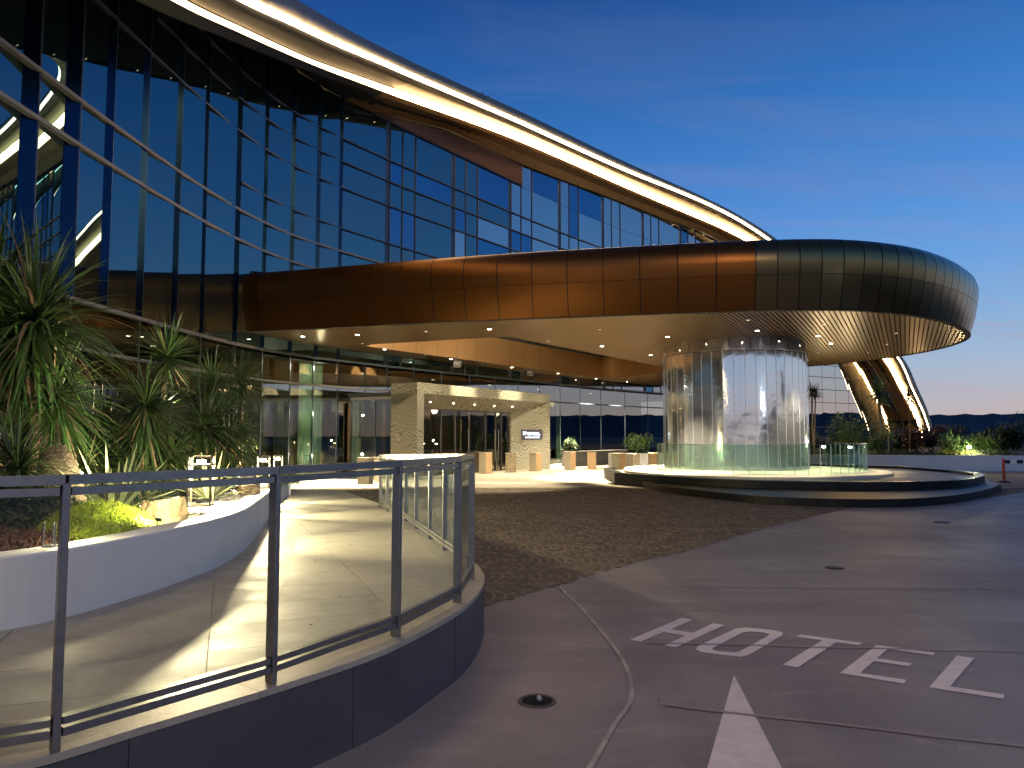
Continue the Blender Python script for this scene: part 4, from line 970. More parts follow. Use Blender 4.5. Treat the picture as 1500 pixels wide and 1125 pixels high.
# cctv dome on the portal corner, camera boxes under the soffit
cc = thing('dome_camera', 'white dome security camera on the right end of the marble portal', 'camera', (*(A1+du*.12-dn*.02), 3.3))
q = MB(); q.tube([(0, 0, .14), (0, 0, .1), (0, 0, -.02)], [.10, .15, .15], 16); q.build('housing', M_plastic, cc); q = MB(); q.tube([(0, 0, -.02), (0, 0, -.1), (0, 0, -.15)], [.13, .10, .03], 16); q.build('dome', M_plastic, cc)
for (x, y, lb) in ((-2.6, 34.3, 'boxy black floodlight hanging under the canopy edge over the portal'), (.9, 39.2, 'boxy dark floodlight hanging under the canopy edge past the portal')):
    f_ = thing('hanging_floodlight', lb, 'floodlight', (x, y, ZC-.02))
    q = MB(); q.box((0, 0, -.06), (.08, .08, .12)); q.build('bracket', M_darksteel, f_); q = MB(); q.box((0, 0, -.28), (.42, .34, .34), .5, bev=.03); q.build('housing', M_darksteel, f_)
    q = MB(); q.add([(-.1, -.24, -.42), (.16, -.10, -.42), (.16, -.12, -.2), (-.1, -.26, -.2)], [(0, 1, 2, 3)]); q.build('lens', M_steel, f_)

# ================================================================== PLANTER (left)
def soilz(x, y): return zr(x, y)+.41
pw = thing('planter_wall', 'smooth white curved planter wall along the left side of the ramp', 'planter')
q = MB(); rows = []
for s in np.linspace(0, WALL.L, 150):
    zb = zr(*WALL.at(s)); zt = zb+.475
    rows.append([(*WALL.off(s, .0), max(zb-.03, 0)), (*WALL.off(s, 0), zt-.012), (*WALL.off(s, -.012), zt), (*WALL.off(s, -.27), zt), (*WALL.off(s, -.27), zt-.2)])
q.sheet(rows)
q.add(rows[-1], [(0, 1, 2, 3, 4)])
fixn(q.build('curved_wall', M_white, pw, False))
e1 = WALL.at(WALL.L); q = MB(); q.bar((e1[0]-.02, e1[1]+.0, .31), (-9.6, 22.2, .29), .26, .6); q.build('end_wall', M_white, pw)
bed_poly = [tuple(WALL.off(s, -.2)) for s in np.linspace(0, WALL.L, 80)]+[(-9.7, 22.0), (-10.12, 14), (-10.2, 8), (-10.3, 3.2)]
cellz = cut_cells(bed_poly, 0, .6, .6)
q = MB()
for fs in cellz.values():
    for f in fs: q.add([(x, y, soilz(x, y)+.03*math.sin(x*3.1)*math.cos(y*2.7)+.02*math.sin(y*7)) for x, y in f], [tuple(range(len(f)))])
q.build('planter_soil', M_soil, kind='structure')

# pebbles round the lantern
q = MB()
pr_ = random.Random(4)
pebspots = []
for _ in range(1500):
    s = pr_.uniform(9.5, WALL.L-2); o_ = -.3-abs(pr_.gauss(0, .38)); x, y = WALL.off(s, o_)
    pebspots.append((x, y))
def ico(c, r, sq=(1, 1, .6), rot=0, n=0):
    t = (1+5**.5)/2; V = [(-1, t, 0), (1, t, 0), (-1, -t, 0), (1, -t, 0), (0, -1, t), (0, 1, t), (0, -1, -t), (0, 1, -t), (t, 0, -1), (t, 0, 1), (-t, 0, -1), (-t, 0, 1)]
    F = [(0, 11, 5), (0, 5, 1), (0, 1, 7), (0, 7, 10), (0, 10, 11), (1, 5, 9), (5, 11, 4), (11, 10, 2), (10, 7, 6), (7, 1, 8), (3, 9, 4), (3, 4, 2), (3, 2, 6), (3, 6, 8), (3, 8, 9), (4, 9, 5), (2, 4, 11), (6, 2, 10), (8, 6, 7), (9, 8, 1)]
    k = r/1.9; ca_, sa_ = math.cos(rot), math.sin(rot); out = []
    for x, y, z in V:
        x, y, z = x*k*sq[0], y*k*sq[1], z*k*sq[2]; out.append((c[0]+x*ca_-y*sa_, c[1]+x*sa_+y*ca_, c[2]+z))
    return out, F
for (x, y) in pebspots:
    v_, f_ = ico((x, y, soilz(x, y)+.035), pr_.uniform(.02, .045), (1, pr_.uniform(.6, 1), .5), pr_.uniform(0, 6)); q.add(v_, f_)
q.build('pebbles', M_pebble, kind='stuff', label='loose white pebbles on the planter soil')

def boulder(name, label, loc, size, seed, flat_top=.8):
    r_ = random.Random(seed); bm = bmesh.new(); bmesh.ops.create_icosphere(bm, subdivisions=4, radius=1)
    ph = [r_.uniform(0, 6) for _ in range(9)]
    for v in bm.verts:
        p = v.co.normalized(); k = 1.0
        # facetted: clamp against a few cutting planes
        for i in range(9):
            n_ = Vector((math.cos(ph[i]*1.7+i), math.sin(ph[i]*1.3+i*2), .45*math.sin(ph[i]*3+i))).normalized(); d = p.dot(n_)
            if d > 0: k = min(k, .80/d if d > .80 else k)
        k *= 1+.045*math.sin(p.x*9+ph[0])*math.sin(p.y*8+ph[1])+.03*math.sin(p.z*15+ph[2]+p.x*6)
        v.co = p*k
        if v.co.z > flat_top*.62: v.co.z = flat_top*.62+.15*(v.co.x)+.03*math.sin(v.co.x*8)
        v.co = Vector((v.co.x*size[0], v.co.y*size[1], v.co.z*size[2]))
    me = bpy.data.meshes.new(name); bm.to_mesh(me); bm.free(); me.materials.append(M_rock)
    return obj(name, me, None, loc, label=label, category='boulder')
boulder('boulder', 'brown flat-topped boulder on pebbles beside the nearest square lantern', (-3.42, 7.35, .98), (.25, .2, .27), 3)
boulder('boulder', 'smaller brown boulder at the planter wall between the two farther lanterns', (-4.28, 12.1, .86), (.2, .2, .16), 8)
boulder('boulder', 'pale low boulder under the dark cordylines behind the agaves', (-4.6, 13.6, .84), (.22, .2, .2), 12)

def lantern(name, label, loc, h, w_, power):
    t_ = thing(name, label, 'garden lantern', loc, .25, 'square garden lanterns in the planter')
    for sx in (-1, 1):
        for sy in (-1, 1): q = MB(); q.box((sx*w_/2, sy*w_/2, h/2), (.02, .02, h)); q.build('leg', M_whp_l, t_)
    for z in (.014, h-.11, h-.012):
        for a, b in (((-1, -1), (1, -1)), ((1, -1), (1, 1)), ((1, 1), (-1, 1)), ((-1, 1), (-1, -1))):
            q = MB(); q.bar((a[0]*w_/2*.9, a[1]*w_/2*.9, z), (b[0]*w_/2*.9, b[1]*w_/2*.9, z), .022, .022); q.build('frame_bar', M_whp_l, t_)
    q = MB(); q.tube([(0, 0, h-.10), (0, 0, h-.05)], .05, 14); q.build('lamp', M_lamp, t_)
    point('lantern_light', (loc[0], loc[1], loc[2]+h-.15), power, (1, .82, .48), .03); return t_
M_whp_l = mat('lantern_frame', (.035, .028, .018), .5, .1)
lantern('garden_lantern', 'nearest tall square lantern glowing beside the boulder', (-3.72, 8.9, .90), .60, .25, 760)
lantern('garden_lantern', 'middle square lantern glowing beside the smaller boulder', (-4.42, 13.2, .80), .58, .2, 620)
lantern('garden_lantern', 'farthest small lantern glowing near the end of the planter', (-5.42, 17.2, .66), .62, .18, 620)
# three thin steel stakes on the wall top
st = thing('steel_stakes', 'three thin steel stakes on a disc at the edge of the planter wall', 'garden stakes', (-3.3, 5.35, .955))
q = MB(); q.tube([(0, 0, 0), (0, 0, .012)], .05, 16); q.build('base', M_steel, st)
for i, (dx, dy) in enumerate(((-.05, 0), (.0, .03), (.04, -.01))): q = MB(); q.tube([(dx, dy, .01), (dx, dy, .17)], .006, 8); q.build('stake', M_steel, st)

point('stake_fill', (-3.3, 5.52, 1.14), 14, (1, .86, .5), .02)  # added fill light for fern and boulder; the stakes are no lamp
# ------------------------------------------------------------------ plants
def leaf_strip(m, base, az_, el_, L, wd, droop, seg=5, twist=0, mi=0):
    p = Vector(base); d = Vector((math.cos(el_)*math.cos(az_), math.cos(el_)*math.sin(az_), math.sin(el_)))
    side = Vector((-math.sin(az_), math.cos(az_), 0)); vs = []
    for i in range(seg+1):
        f = i/seg; wk = wd*(.55+.9*f if f < .35 else (1-(f-.35)/.65)**.8*.87+.0)
        if i == seg: wk = wd*.03
        up = side.cross(d)*wk*.25
        vs += [p-side*wk/2+up, p, p+side*wk/2+up]
        d = (d+Vector((0, 0, -droop/seg))).normalized(); p = p+d*L/seg
    fs = []
    for i in range(seg): a = i*3; fs += [(a, a+1, a+4, a+3), (a+1, a+2, a+5, a+4)]
    m.add(vs, fs, mi)
def crown_mesh(n, L, wd, droop, lo=-50, hi=85, seed=0, core=.12, name='crown', m_=None, seg=5):
    r_ = random.Random(seed); q = MB()
    for i in range(n):
        f = (i+.5)/n; el_ = R(hi-(hi-lo)*(f**.85)+r_.uniform(-9, 9)); az_ = i*2.39996+r_.uniform(-.25, .25)
        l = L*r_.uniform(.75, 1.1)*(1 if el_ > 0 else .95)
        leaf_strip(q, (core*.25*math.cos(az_), core*.25*math.sin(az_), core*(.5-f)), az_, el_, l, wd*r_.uniform(.8, 1.2), droop*r_.uniform(.6, 1.3)*(1 if el_ > -.2 else .4), seg, 0, 1 if (el_ < -.15 and r_.random() < .16) or r_.random() < .02 else 0)
    return q.mesh(name, [m_ or M_leaf, M_dead])
def cordyline(label, loc, heads, m_=None, n=90, L=.7, wd=.035, droop=.9, seed=1, trunk_r=.05, lean=(0, 0), skirt=False, group=None):
    """heads: (dx,dy,z,scale)"""
    t_ = thing('cordyline', label, 'cordyline', loc, 0, group); r_ = random.Random(seed)
    for k, (dx, dy, z, sc) in enumerate(heads):
        b = (dx*.15, dy*.15, 0); mid = (dx*.55+r_.uniform(-.04, .04), dy*.5, z*.5)
        q = MB(); q.tube([b, mid, (dx, dy, z)], [trunk_r*sc*1.15, trunk_r*sc, trunk_r*sc*.8], 8); q.build('trunk', M_bark, t_, True)
        me = crown_mesh(n, L*sc, wd*sc, droop, -75 if skirt else -48, 86, seed*10+k, m_=m_)
        c = obj('crown', me, t_, (dx, dy, z)); c.rotation_euler = (0, 0, r_.uniform(0, 6))
    return t_
cordyline('big bushy cordyline with long drooping green leaves at the far left', (-5.55, 8.6, .9), [(-.05, 0, 2.15, 1.15), (-.75, .3, 2.6, 1.0), (.1, .2, 1.25, .85), (-.7, -.3, 1.4, .95), (-.3, .1, 1.75, 1.0)], n=300, L=1.12, wd=.046, droop=1.0, seed=2, trunk_r=.09, skirt=True)
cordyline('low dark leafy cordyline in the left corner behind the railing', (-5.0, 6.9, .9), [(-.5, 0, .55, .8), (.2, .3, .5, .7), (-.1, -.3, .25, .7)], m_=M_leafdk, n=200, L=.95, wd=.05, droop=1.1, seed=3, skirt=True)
cordyline('tall cordyline whose single head is lit bright from below', (-5.35, 11.2, .85), [(.1, 0, 2.08, 1.0)], n=170, L=.66, wd=.035, droop=.55, seed=4, trunk_r=.05)
cordyline('cordyline with a drooping head, left of the two nearest the canopy', (-5.05, 12.3, .82), [(.05, 0, 1.72, .95)], n=170, L=.7, wd=.034, droop=1.1, seed=5)
cordyline('cordyline with a drooping head and small lower tuft, nearest the canopy', (-4.95, 13.2, .8), [(.1, 0, 1.85, .95), (.22, -.1, .95, .62)], n=170, L=.72, wd=.034, droop=1.1, seed=6)
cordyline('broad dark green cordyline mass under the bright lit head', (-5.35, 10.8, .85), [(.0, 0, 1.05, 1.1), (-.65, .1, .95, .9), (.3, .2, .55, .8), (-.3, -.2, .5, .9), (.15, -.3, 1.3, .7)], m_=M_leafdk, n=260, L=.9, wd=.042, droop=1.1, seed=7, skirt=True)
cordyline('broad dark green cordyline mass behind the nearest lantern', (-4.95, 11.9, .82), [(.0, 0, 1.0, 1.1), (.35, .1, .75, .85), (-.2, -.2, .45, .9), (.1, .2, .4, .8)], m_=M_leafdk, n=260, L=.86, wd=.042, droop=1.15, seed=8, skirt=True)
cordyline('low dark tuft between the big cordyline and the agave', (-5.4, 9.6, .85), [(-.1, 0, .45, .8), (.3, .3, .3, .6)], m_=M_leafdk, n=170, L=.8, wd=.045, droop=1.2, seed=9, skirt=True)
# stump-like scaly trunk
q = MB(); q.tube([(0, 0, 0), (.02, 0, .25), (.0, 0, .5), (-.05, 0, .72)], [.30, .27, .2, .12], 18); q.build('scaly_trunk', M_bark, None, True, loc=(-4.95, 8.1, .9), label='thick brown scaly palm trunk base left of the agave', category='palm trunk')

def agave(label, loc, n, L, wd, seed, lo=8, hi=82):
    t_ = thing('agave', label, 'agave', loc, 0, 'agaves in the planter'); r_ = random.Random(seed)
    for i in range(n):
        f = (i+.5)/n; q = MB(); az_ = i*2.39996; el_ = R(hi-(hi-lo)*f+r_.uniform(-6, 6))
        leaf_strip(q, (.03*math.cos(az_), .03*math.sin(az_), .02), az_, el_, L*r_.uniform(.8, 1.15), wd*r_.uniform(.85, 1.1), .22, 7)
        sol = q.build('leaf', M_agave, t_, True)
    return t_
agave('large pale agave with upright sword leaves behind the bright fern', (-4.15, 7.75, .90), 34, .72, .085, 1)
agave('second agave right of the large one, behind the nearest lantern', (-4.15, 10.2, .86), 26, .62, .075, 2)
# mounds
def mound(name, label, loc, rx, ry, h, n, L, m_, seed, wd=.012):
    r_ = random.Random(seed); q = MB()
    for i in range(n):
        a = r_.uniform(0, 6.283); rr_ = r_.random()**.5; x, y = rx*rr_*math.cos(a), ry*rr_*math.sin(a); z = h*(1-rr_**2)*r_.uniform(.35, 1)
        leaf_strip(q, (x, y, z), r_.uniform(0, 6.283), R(r_.uniform(-15, 62)), L*r_.uniform(.5, 1.2), wd, r_.uniform(.2, 1.8), 3)
    return q.build(name, m_, None, loc=loc, kind='stuff', label=label)
mound('fern_mound', 'bright feathery green fern mound at the planter edge', (-3.75, 6.75, .90), .52, .42, .27, 5200, .085, M_fern, 1, .009)
mound('fern_mound', 'lower green fern mound in front of the bright one', (-3.42, 6.15, .92), .3, .42, .10, 2200, .075, M_fern, 2, .009)
mound('fern_mound', 'small fern tuft past the boulder', (-3.9, 8.1, .90), .3, .25, .14, 1200, .08, M_fern, 5, .009)
mound('red_groundcover', 'dark reddish ground cover left of the steel stakes', (-4.3, 5.7, .93), .95, .55, .10, 3600, .09, M_leafred, 3, .014)
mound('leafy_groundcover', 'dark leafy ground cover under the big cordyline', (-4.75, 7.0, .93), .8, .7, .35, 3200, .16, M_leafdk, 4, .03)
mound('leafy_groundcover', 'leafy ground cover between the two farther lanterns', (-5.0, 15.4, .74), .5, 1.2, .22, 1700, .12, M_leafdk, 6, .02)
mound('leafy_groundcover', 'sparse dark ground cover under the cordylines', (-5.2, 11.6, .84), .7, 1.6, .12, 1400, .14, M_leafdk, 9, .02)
spot('plant_uplight', (-5.0, 10.95, 2.2), (-5.27, 11.2, 3.0), 75, 110, (1, .92, .72), .02)
gs = thing('fill_spotlight', 'small added fill spotlight by the planter wall between the bright fern and the boulder', 'spotlight', (-3.20, 6.75, .93))  # invented fitting, gives the added beam a body
q = MB(); q.tube([(0, 0, 0), (0, 0, .1)], .012, 6); q.build('stem', M_darksteel, gs); q = MB(); q.tube([(.03, .04, .10), (-.02, -.04, .13)], .03, 10); q.build('head', M_darksteel, gs); gs.scale = (.5, .5, .5)
spot('fill_beam', (-3.22, 6.74, 1.10), (-3.75, 7.05, 1.0), 95, 150, (1, .9, .55), .02)  # fill added to brighten fern and boulder
spot('plant_uplight', (-4.3, 7.9, 1.0), (-5.5, 8.6, 3.0), 55, 80, (1, .95, .6), .05)
spot('plant_uplight', (-4.2, 7.3, 1.3), (-5.3, 8.6, 2.6), 120, 95, (1, .95, .6), .05)
spot('plant_uplight', (-4.55, 12.3, .95), (-4.9, 13.1, 2.6), 60, 60, (1, .92, .72), .03)

# ================================================================== GLASS RAILING on the ramp wall
rail = thing('glass_railing', 'steel-framed glass railing curving along the edge of the raised ramp', 'railing')
RP = [(-5.9, 1.22), (-4.75, 1.66), (-3.65, 2.1), (-2.72, 2.58), (-1.84, 3.07), (-1.235, 3.885), (-.735, 4.77), (-.415, 5.71), (-.361, 6.62), (-.50, 7.6), (-.77, 8.62), (-1.07, 9.8), (-1.42, 11.1), (-1.76, 12.4), (-2.1, 13.5), (-2.44, 14.6), (-2.775, 15.7)]
HR = 1.10
for i, (x, y) in enumerate(RP):
    z = zr(x, y)+.004; a = np.array(RP[max(i-1, 0)]); b = np.array(RP[min(i+1, len(RP)-1)]); ang_ = math.atan2(b[1]-a[1], b[0]-a[0])
    q = MB(); q.box((x, y, z+(HR-.03)/2), (.030, .062, HR-.03), ang_, bev=.003); q.build('post', M_steel, rail)
for (a, b) in zip(RP[:-1], RP[1:]):
    A = Vector((*a, zr(*a))); B = Vector((*b, zr(*b))); d = (B-A).normalized(); e = .018
    def bay(name, z, wd, ht, m_, ext=0.0):
        q = MB(); q.bar(A+d*(e-ext)+Vector((0, 0, z)), B-d*(e-ext)+Vector((0, 0, z)), wd, ht); q.build(name, m_, rail)
    bay('handrail', HR-.014, .062, .040, M_steel, .018)
    bay('top_channel', HR-.062, .042, .032, M_steel)
    bay('bottom_channel', .118, .042, .030, M_steel)
    bay('bottom_rail', .075, .05, .034, M_steel)
    q = MB(); sd = Vector((-d.y, d.x, 0)).normalized()*.006; p, r_ = A+d*.024, B-d*.024; z0, z1 = .134, HR-.08
    vs = [v+s_+Vector((0, 0, z)) for z in (z0, z1) for v, s_ in ((p, -sd), (r_, -sd), (r_, sd), (p, sd))]
    q.add(vs, [(3, 2, 1, 0), (4, 5, 6, 7), (0, 1, 5, 4), (1, 2, 6, 5), (2, 3, 7, 6), (3, 0, 4, 7)]); q.build('glass_pane', M_rail, rail)

# ================================================================== FORECOURT BOLLARDS
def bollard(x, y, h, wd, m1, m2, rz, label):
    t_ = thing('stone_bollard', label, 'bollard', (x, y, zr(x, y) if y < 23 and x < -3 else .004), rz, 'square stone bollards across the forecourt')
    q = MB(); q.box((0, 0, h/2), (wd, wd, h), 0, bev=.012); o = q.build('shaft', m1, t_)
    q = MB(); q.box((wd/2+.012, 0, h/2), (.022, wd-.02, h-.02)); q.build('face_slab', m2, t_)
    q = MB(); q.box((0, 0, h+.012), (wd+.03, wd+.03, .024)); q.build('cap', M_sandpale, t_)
from_px = lambda px, d: (px-750)*d/1083
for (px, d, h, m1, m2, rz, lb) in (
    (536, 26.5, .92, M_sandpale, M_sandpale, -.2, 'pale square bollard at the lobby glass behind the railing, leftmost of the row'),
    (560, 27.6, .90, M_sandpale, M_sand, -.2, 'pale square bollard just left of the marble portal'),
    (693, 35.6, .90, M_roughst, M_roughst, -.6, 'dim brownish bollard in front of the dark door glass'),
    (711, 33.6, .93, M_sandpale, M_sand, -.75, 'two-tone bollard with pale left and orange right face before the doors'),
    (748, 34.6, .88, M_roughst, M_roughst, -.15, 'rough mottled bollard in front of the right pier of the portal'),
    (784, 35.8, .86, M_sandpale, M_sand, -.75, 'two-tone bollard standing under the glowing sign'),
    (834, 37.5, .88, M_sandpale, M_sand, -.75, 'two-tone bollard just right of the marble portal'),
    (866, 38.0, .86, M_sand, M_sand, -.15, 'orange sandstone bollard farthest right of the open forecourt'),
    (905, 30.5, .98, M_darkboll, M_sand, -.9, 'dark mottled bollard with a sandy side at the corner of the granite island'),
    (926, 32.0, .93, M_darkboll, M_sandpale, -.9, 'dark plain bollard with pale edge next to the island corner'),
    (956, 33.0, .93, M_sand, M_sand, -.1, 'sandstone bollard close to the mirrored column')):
    bollard(from_px(px, d), d, h, .42, m1, m2, rz, lb)

# planters along the facade on the right of the portal
def shrub(name, label, loc, r_, h, n, lw, m_, seed, stems=5, trunk=True, cat='shrub', group=None, gaps=.0):
    t_ = thing(name, label, cat, loc, 0, group); rr_ = random.Random(seed); q = MB(); cl = []
    for i in range(max(6, n//90)):
        a = rr_.uniform(0, 6.283); k = rr_.random()**.6; cl.append((r_*.75*k*math.cos(a), r_*.75*k*math.sin(a), h*rr_.uniform(.35, .95), rr_.uniform(.25, .5)*r_))
    for i in range(n):
        c = rr_.choice(cl); u = Vector((rr_.gauss(0, 1), rr_.gauss(0, 1), rr_.gauss(0, .8))).normalized()*c[3]*rr_.uniform(.5, 1.1)
        p = (c[0]+u.x, c[1]+u.y, max(c[2]+u.z, .03)); az_, el_ = rr_.uniform(0, 6.283), rr_.uniform(-.6, 1.3)
        leaf_strip(q, p, az_, el_, lw*rr_.uniform(.8, 1.6)*1.8, lw*rr_.uniform(.7, 1.2), .5, 2)
    q.build('crown', m_, t_)
    if trunk:
        q = MB()
        for i in range(stems):
            c = cl[i % len(cl)]; q.tube([(c[0]*.15, c[1]*.15, 0), (c[0]*.5+rr_.uniform(-.1, .1), c[1]*.5, c[2]*.55), (c[0], c[1], c[2])], [.045, .03, .015], 6)
        q.build('stems', M_bark, t_)
    return t_
pb = thing('planter_box', 'long low grey planter box against the glass right of the portal', 'planter', (4.0, 44.2, 0), math.atan2(6.1, 4.8))
q = MB(); q.box((0, -1.2, .42), (6.0, .8, .84)); q.build('box', mat('grey_planter', (.07, .07, .06), .7), pb)
shrub('planter_shrub', 'low green shrub in the grey planter right of the portal', (3.3, 42.2, .8), .7, .5, 500, .09, M_leaf, 21, trunk=False)
pb2 = thing('planter_box', 'pale planter box beside the mirrored column', 'planter', (6.7, 38.8, 0), .2)
q = MB(); q.box((0, 0, .4), (3.2, .9, .8)); q.build('box', M_white, pb2); q = MB(); q.box((0, 0, .79), (3.0, .7, .04)); q.build('soil', M_soil, pb2)
shrub('planter_shrub', 'flowering light green shrub in the pale planter beside the column', (6.6, 38.8, .8), .8, .75, 900, .08, M_leaf, 22, trunk=False)

# ================================================================== RIGHT SIDE: wall, garden, barrier
WR = Curve([(12.2, 42), (13.6, 39.5), (15.6, 37.6), (18.2, 36.6), (22, 36.0), (27, 35.9), (34, 36.3), (44, 37.5), (60, 40)], 8)
rwl = thing('boundary_planter_wall', 'long low white wall of the garden bed on the right', 'wall')
q = MB(); rows = [[(*WR.off(s, .0), 0), (*WR.off(s, 0), .74), (*WR.off(s, .02), .76), (*WR.off(s, -.25), .76), (*WR.off(s, -.25), .6)] for s in np.linspace(0, WR.L, 80)]; q.sheet(rows); fixn(q.build('wall_face', M_white, rwl))
bedR = [tuple(WR.off(s, -.2)) for s in np.linspace(0, WR.L, 40)]; bedR = [tuple(WR.off(s, -.2)) for s in np.linspace(0, WR.L, 40)]+[(60, 75), (30, 66), (14, 52)]
# which side is the garden: away from the camera
o = flat('garden_bed', bedR, .66, M_dirt, kind='structure')
flat('far_ground', [(-60, 58), (300, 41), (700, 500), (700, 900), (-300, 900)], .03, M_dirt, kind='structure')
rg = random.Random(11)
def at_px(px, d): return (px-750)*d/1083
for i, (px, d, r_, h, mm, lb) in enumerate((
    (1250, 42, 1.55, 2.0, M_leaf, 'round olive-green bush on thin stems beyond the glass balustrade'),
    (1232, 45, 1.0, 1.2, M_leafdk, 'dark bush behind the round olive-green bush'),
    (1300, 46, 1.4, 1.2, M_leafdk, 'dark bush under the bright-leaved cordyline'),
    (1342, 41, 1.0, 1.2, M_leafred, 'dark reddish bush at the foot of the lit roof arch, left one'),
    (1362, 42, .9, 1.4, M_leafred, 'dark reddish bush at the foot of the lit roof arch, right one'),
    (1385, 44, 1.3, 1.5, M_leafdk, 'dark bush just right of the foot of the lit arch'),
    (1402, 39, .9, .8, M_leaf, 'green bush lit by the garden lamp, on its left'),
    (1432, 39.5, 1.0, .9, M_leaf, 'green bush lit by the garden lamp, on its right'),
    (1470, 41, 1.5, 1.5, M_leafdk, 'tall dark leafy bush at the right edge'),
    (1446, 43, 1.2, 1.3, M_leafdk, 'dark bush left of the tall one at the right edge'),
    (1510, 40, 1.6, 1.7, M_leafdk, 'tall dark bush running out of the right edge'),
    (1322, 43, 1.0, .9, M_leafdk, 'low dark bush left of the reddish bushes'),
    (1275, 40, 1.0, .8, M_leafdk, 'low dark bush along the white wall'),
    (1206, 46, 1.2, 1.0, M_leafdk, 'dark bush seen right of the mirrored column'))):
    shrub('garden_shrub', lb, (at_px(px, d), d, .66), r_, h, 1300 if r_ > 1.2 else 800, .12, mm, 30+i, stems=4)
# low edging plants
for i in range(9):
    px = 1272+i*24+rg.uniform(-5, 5); d = 37.6+rg.uniform(0, .6)
    mound('edging_plants', 'low plants along the top of the white wall', (at_px(px, d), d, .66), .8, .4, .35, 260, .3, M_leafdk if i not in (5, 6) else M_fern, 60+i, .05)
cordyline('thin two-headed cordyline just right of the mirrored column', (at_px(1190, 41), 41, .6), [(0, 0, 3.5, .95), (-.05, .2, 1.35, .8), (.25, .1, 3.45, .7)], m_=M_leafdk, n=60, L=.75, wd=.07, droop=.55, seed=31, trunk_r=.06)
cordyline('tall cordyline with a big round head before the reflecting facade', (at_px(1293, 40), 40, .66), [(-.2, 0, 3.35, 1.15)], m_=M_leaf, n=120, L=.95, wd=.06, droop=.75, seed=32, trunk_r=.09)
cordyline('cordyline with reddish head silhouetted on the lit roof arch', (at_px(1330, 39.5), 39.5, .66), [(.05, 0, 3.1, .85)], m_=M_leafred, n=46, L=.85, wd=.075, droop=.45, seed=33, trunk_r=.04)
cordyline('low pale-leaved cordyline tuft below the tall one', (at_px(1300, 38.6), 38.6, .66), [(0, 0, 1.35, .9)], m_=M_leaf, n=60, L=.75, wd=.06, droop=.8, seed=34, trunk_r=.04)
for (px, d, pw_) in ((1417, 38.2, 260), (1205, 39.2, 120), (1243, 38.6, 120)):
    x = at_px(px, d)
    t_ = thing('path_lamp', {1417: 'small glowing garden lamp among lit bushes right of the arch', 1205: 'small glowing lamp seen through the balustrade next to the column', 1243: 'small glowing lamp seen through the right end of the balustrade'}[px], 'garden lamp', (x, d, .66))
    q = MB(); q.tube([(0, 0, 0), (0, 0, .42)], .03, 8); q.build('stem', M_darksteel, t_); q = MB(); q.tube([(0, 0, .42), (0, 0, .5)], .10, 12); q.build('lamp', M_lamp, t_)
    point('path_lamp_light', (x, d-.25, 1.35), pw_, (1, .86, .55), .05)
# barrier: red post with base, striped board to the right
br = thing('traffic_barrier', 'red traffic post with black rubber base holding a black and white striped board', 'barrier', (at_px(1466, 27.5), 27.5, 0))
q = MB(); q.tube([(0, 0, .02), (0, 0, .10), (0, 0, .85), (0, 0, .88)], [.07, .055, .045, .03], 14); q.build('post', M_red, br)
q = MB(); q.tube([(0, 0, 0), (0, 0, .03), (0, 0, .06)], [.24, .22, .12], 6); q.build('base', M_blk, br)
for i in range(8):
    q = MB(); q.box((.13+i*.24, .0, .76), (.24, .03, .13)); q.build('board_segment', M_blk if i % 2 == 0 else M_whp, br)
q = MB(); q.tube([(1.98, 0, .02), (1.98, 0, .88)], .045, 12); q.build('post', M_red, br)

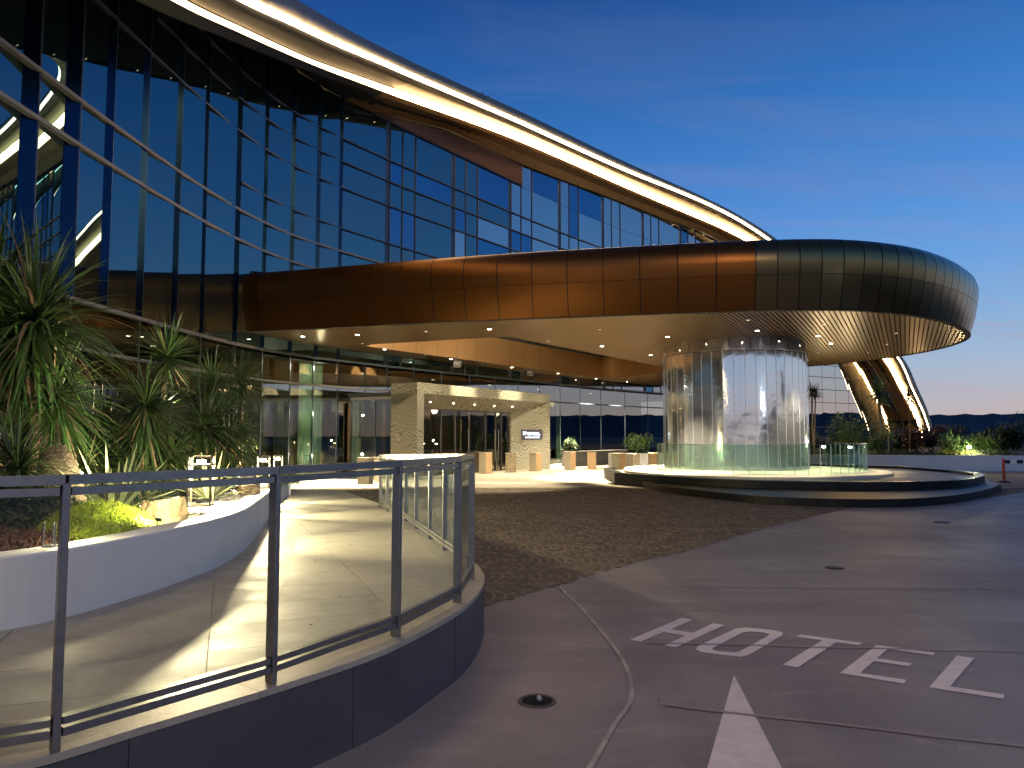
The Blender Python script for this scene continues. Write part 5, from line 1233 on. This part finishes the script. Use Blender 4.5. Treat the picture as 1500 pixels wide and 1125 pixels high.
# street lamps that light the road from behind the viewer
def street_lamp(label, loc, h, power, col, aim):
    t_ = thing('street_lamp', label, 'street lamp', loc)
    q = MB(); q.tube([(0, 0, 0), (0, 0, h)], [.07, .045], 10); q.build('pole', M_darksteel, t_)
    q = MB(); q.box((0, 0, h+.05), (.34, .34, .1), 0, bev=.03); q.build('head', M_darksteel, t_)
    q = MB(); q.tube([(0, 0, h-.001), (0, 0, h-.02)], .14, 14); q.build('lens', mat('lamp_cool' if col[2] > .9 else 'lamp_warm', (.8, .8, .8), .5, emit=col, estr=60), t_)
    spot('street_lamp_light', (loc[0], loc[1], h-.08), aim, power, 150, col, .3, .4)
street_lamp('cool white lamp on a thin post at the side of the road', (22.5, 1.5, 0), 4.3, 350, (.72, .84, 1.0), (20, 6, 0))
street_lamp('tall warm lamp on a thin post behind the viewpoint', (4.5, -9, 0), 14, 5600, (1.0, .68, .40), (4.5, 5, 0))
# a few fallen leaves and bits on the ground
q = MB(); rl = random.Random(77)
for i in range(26):
    x, y = rl.uniform(-2.2, -.6), rl.uniform(4.2, 12)
    if i > 14: x, y = rl.uniform(.3, 5), rl.uniform(4.3, 12)
    z = (zr(x, y) if x < -.2 else 0)+.006; a = rl.uniform(0, 6.3); s_ = rl.uniform(.006, .018)
    q.add([(x+s_*math.cos(a), y+s_*math.sin(a), z), (x+s_*.4*math.cos(a+1.6), y+s_*.4*math.sin(a+1.6), z+.006), (x-s_*math.cos(a), y-s_*math.sin(a), z), (x+s_*.4*math.cos(a-1.6), y+s_*.4*math.sin(a-1.6), z+.003)], [(0, 1, 2, 3)])
q.build('leaf_litter', M_bark, kind='stuff')

# dark planting that closes the forecourt on the right, mirrored in the facade
q = MB(); rh = random.Random(9)
for k in range(5200):
    f = rh.random(); x = 33+f*6+rh.gauss(0, 1.1); y = 30-f*62+rh.uniform(-3, 3)*.4; hmax = 3.4+.7*math.sin(y*.35)+.5*math.sin(y*.9)
    leaf_strip(q, (x, y, hmax*rh.random()**.6), rh.uniform(0, 6.3), rh.uniform(-.5, 1.3), rh.uniform(.4, .9), rh.uniform(.25, .5), .5, 2)
for i in range(40):
    y = 32-i*1.6; x = 34.5+i*.155
    q.box((x, y, 1.35), (1.6, 1.7, 2.5), .1*i)
q.build('undergrowth', M_leafdk, kind='stuff', label='dark dense garden planting along the far right side of the forecourt')
for i, (x, y, h) in enumerate(((31.5, 12, 6.5), (31, 16.5, 5.2), (32, -2, 5.8))):
    cordyline(('tall', 'middle', 'short')[i]+' cordyline beyond the right edge of the forecourt', (x, y, 0), [(0, 0, h, 1.5), (.7, .3, h-.8, 1.2)], m_=M_leafdk, n=80, L=.9, wd=.09, droop=.7, seed=80+i, trunk_r=.09)
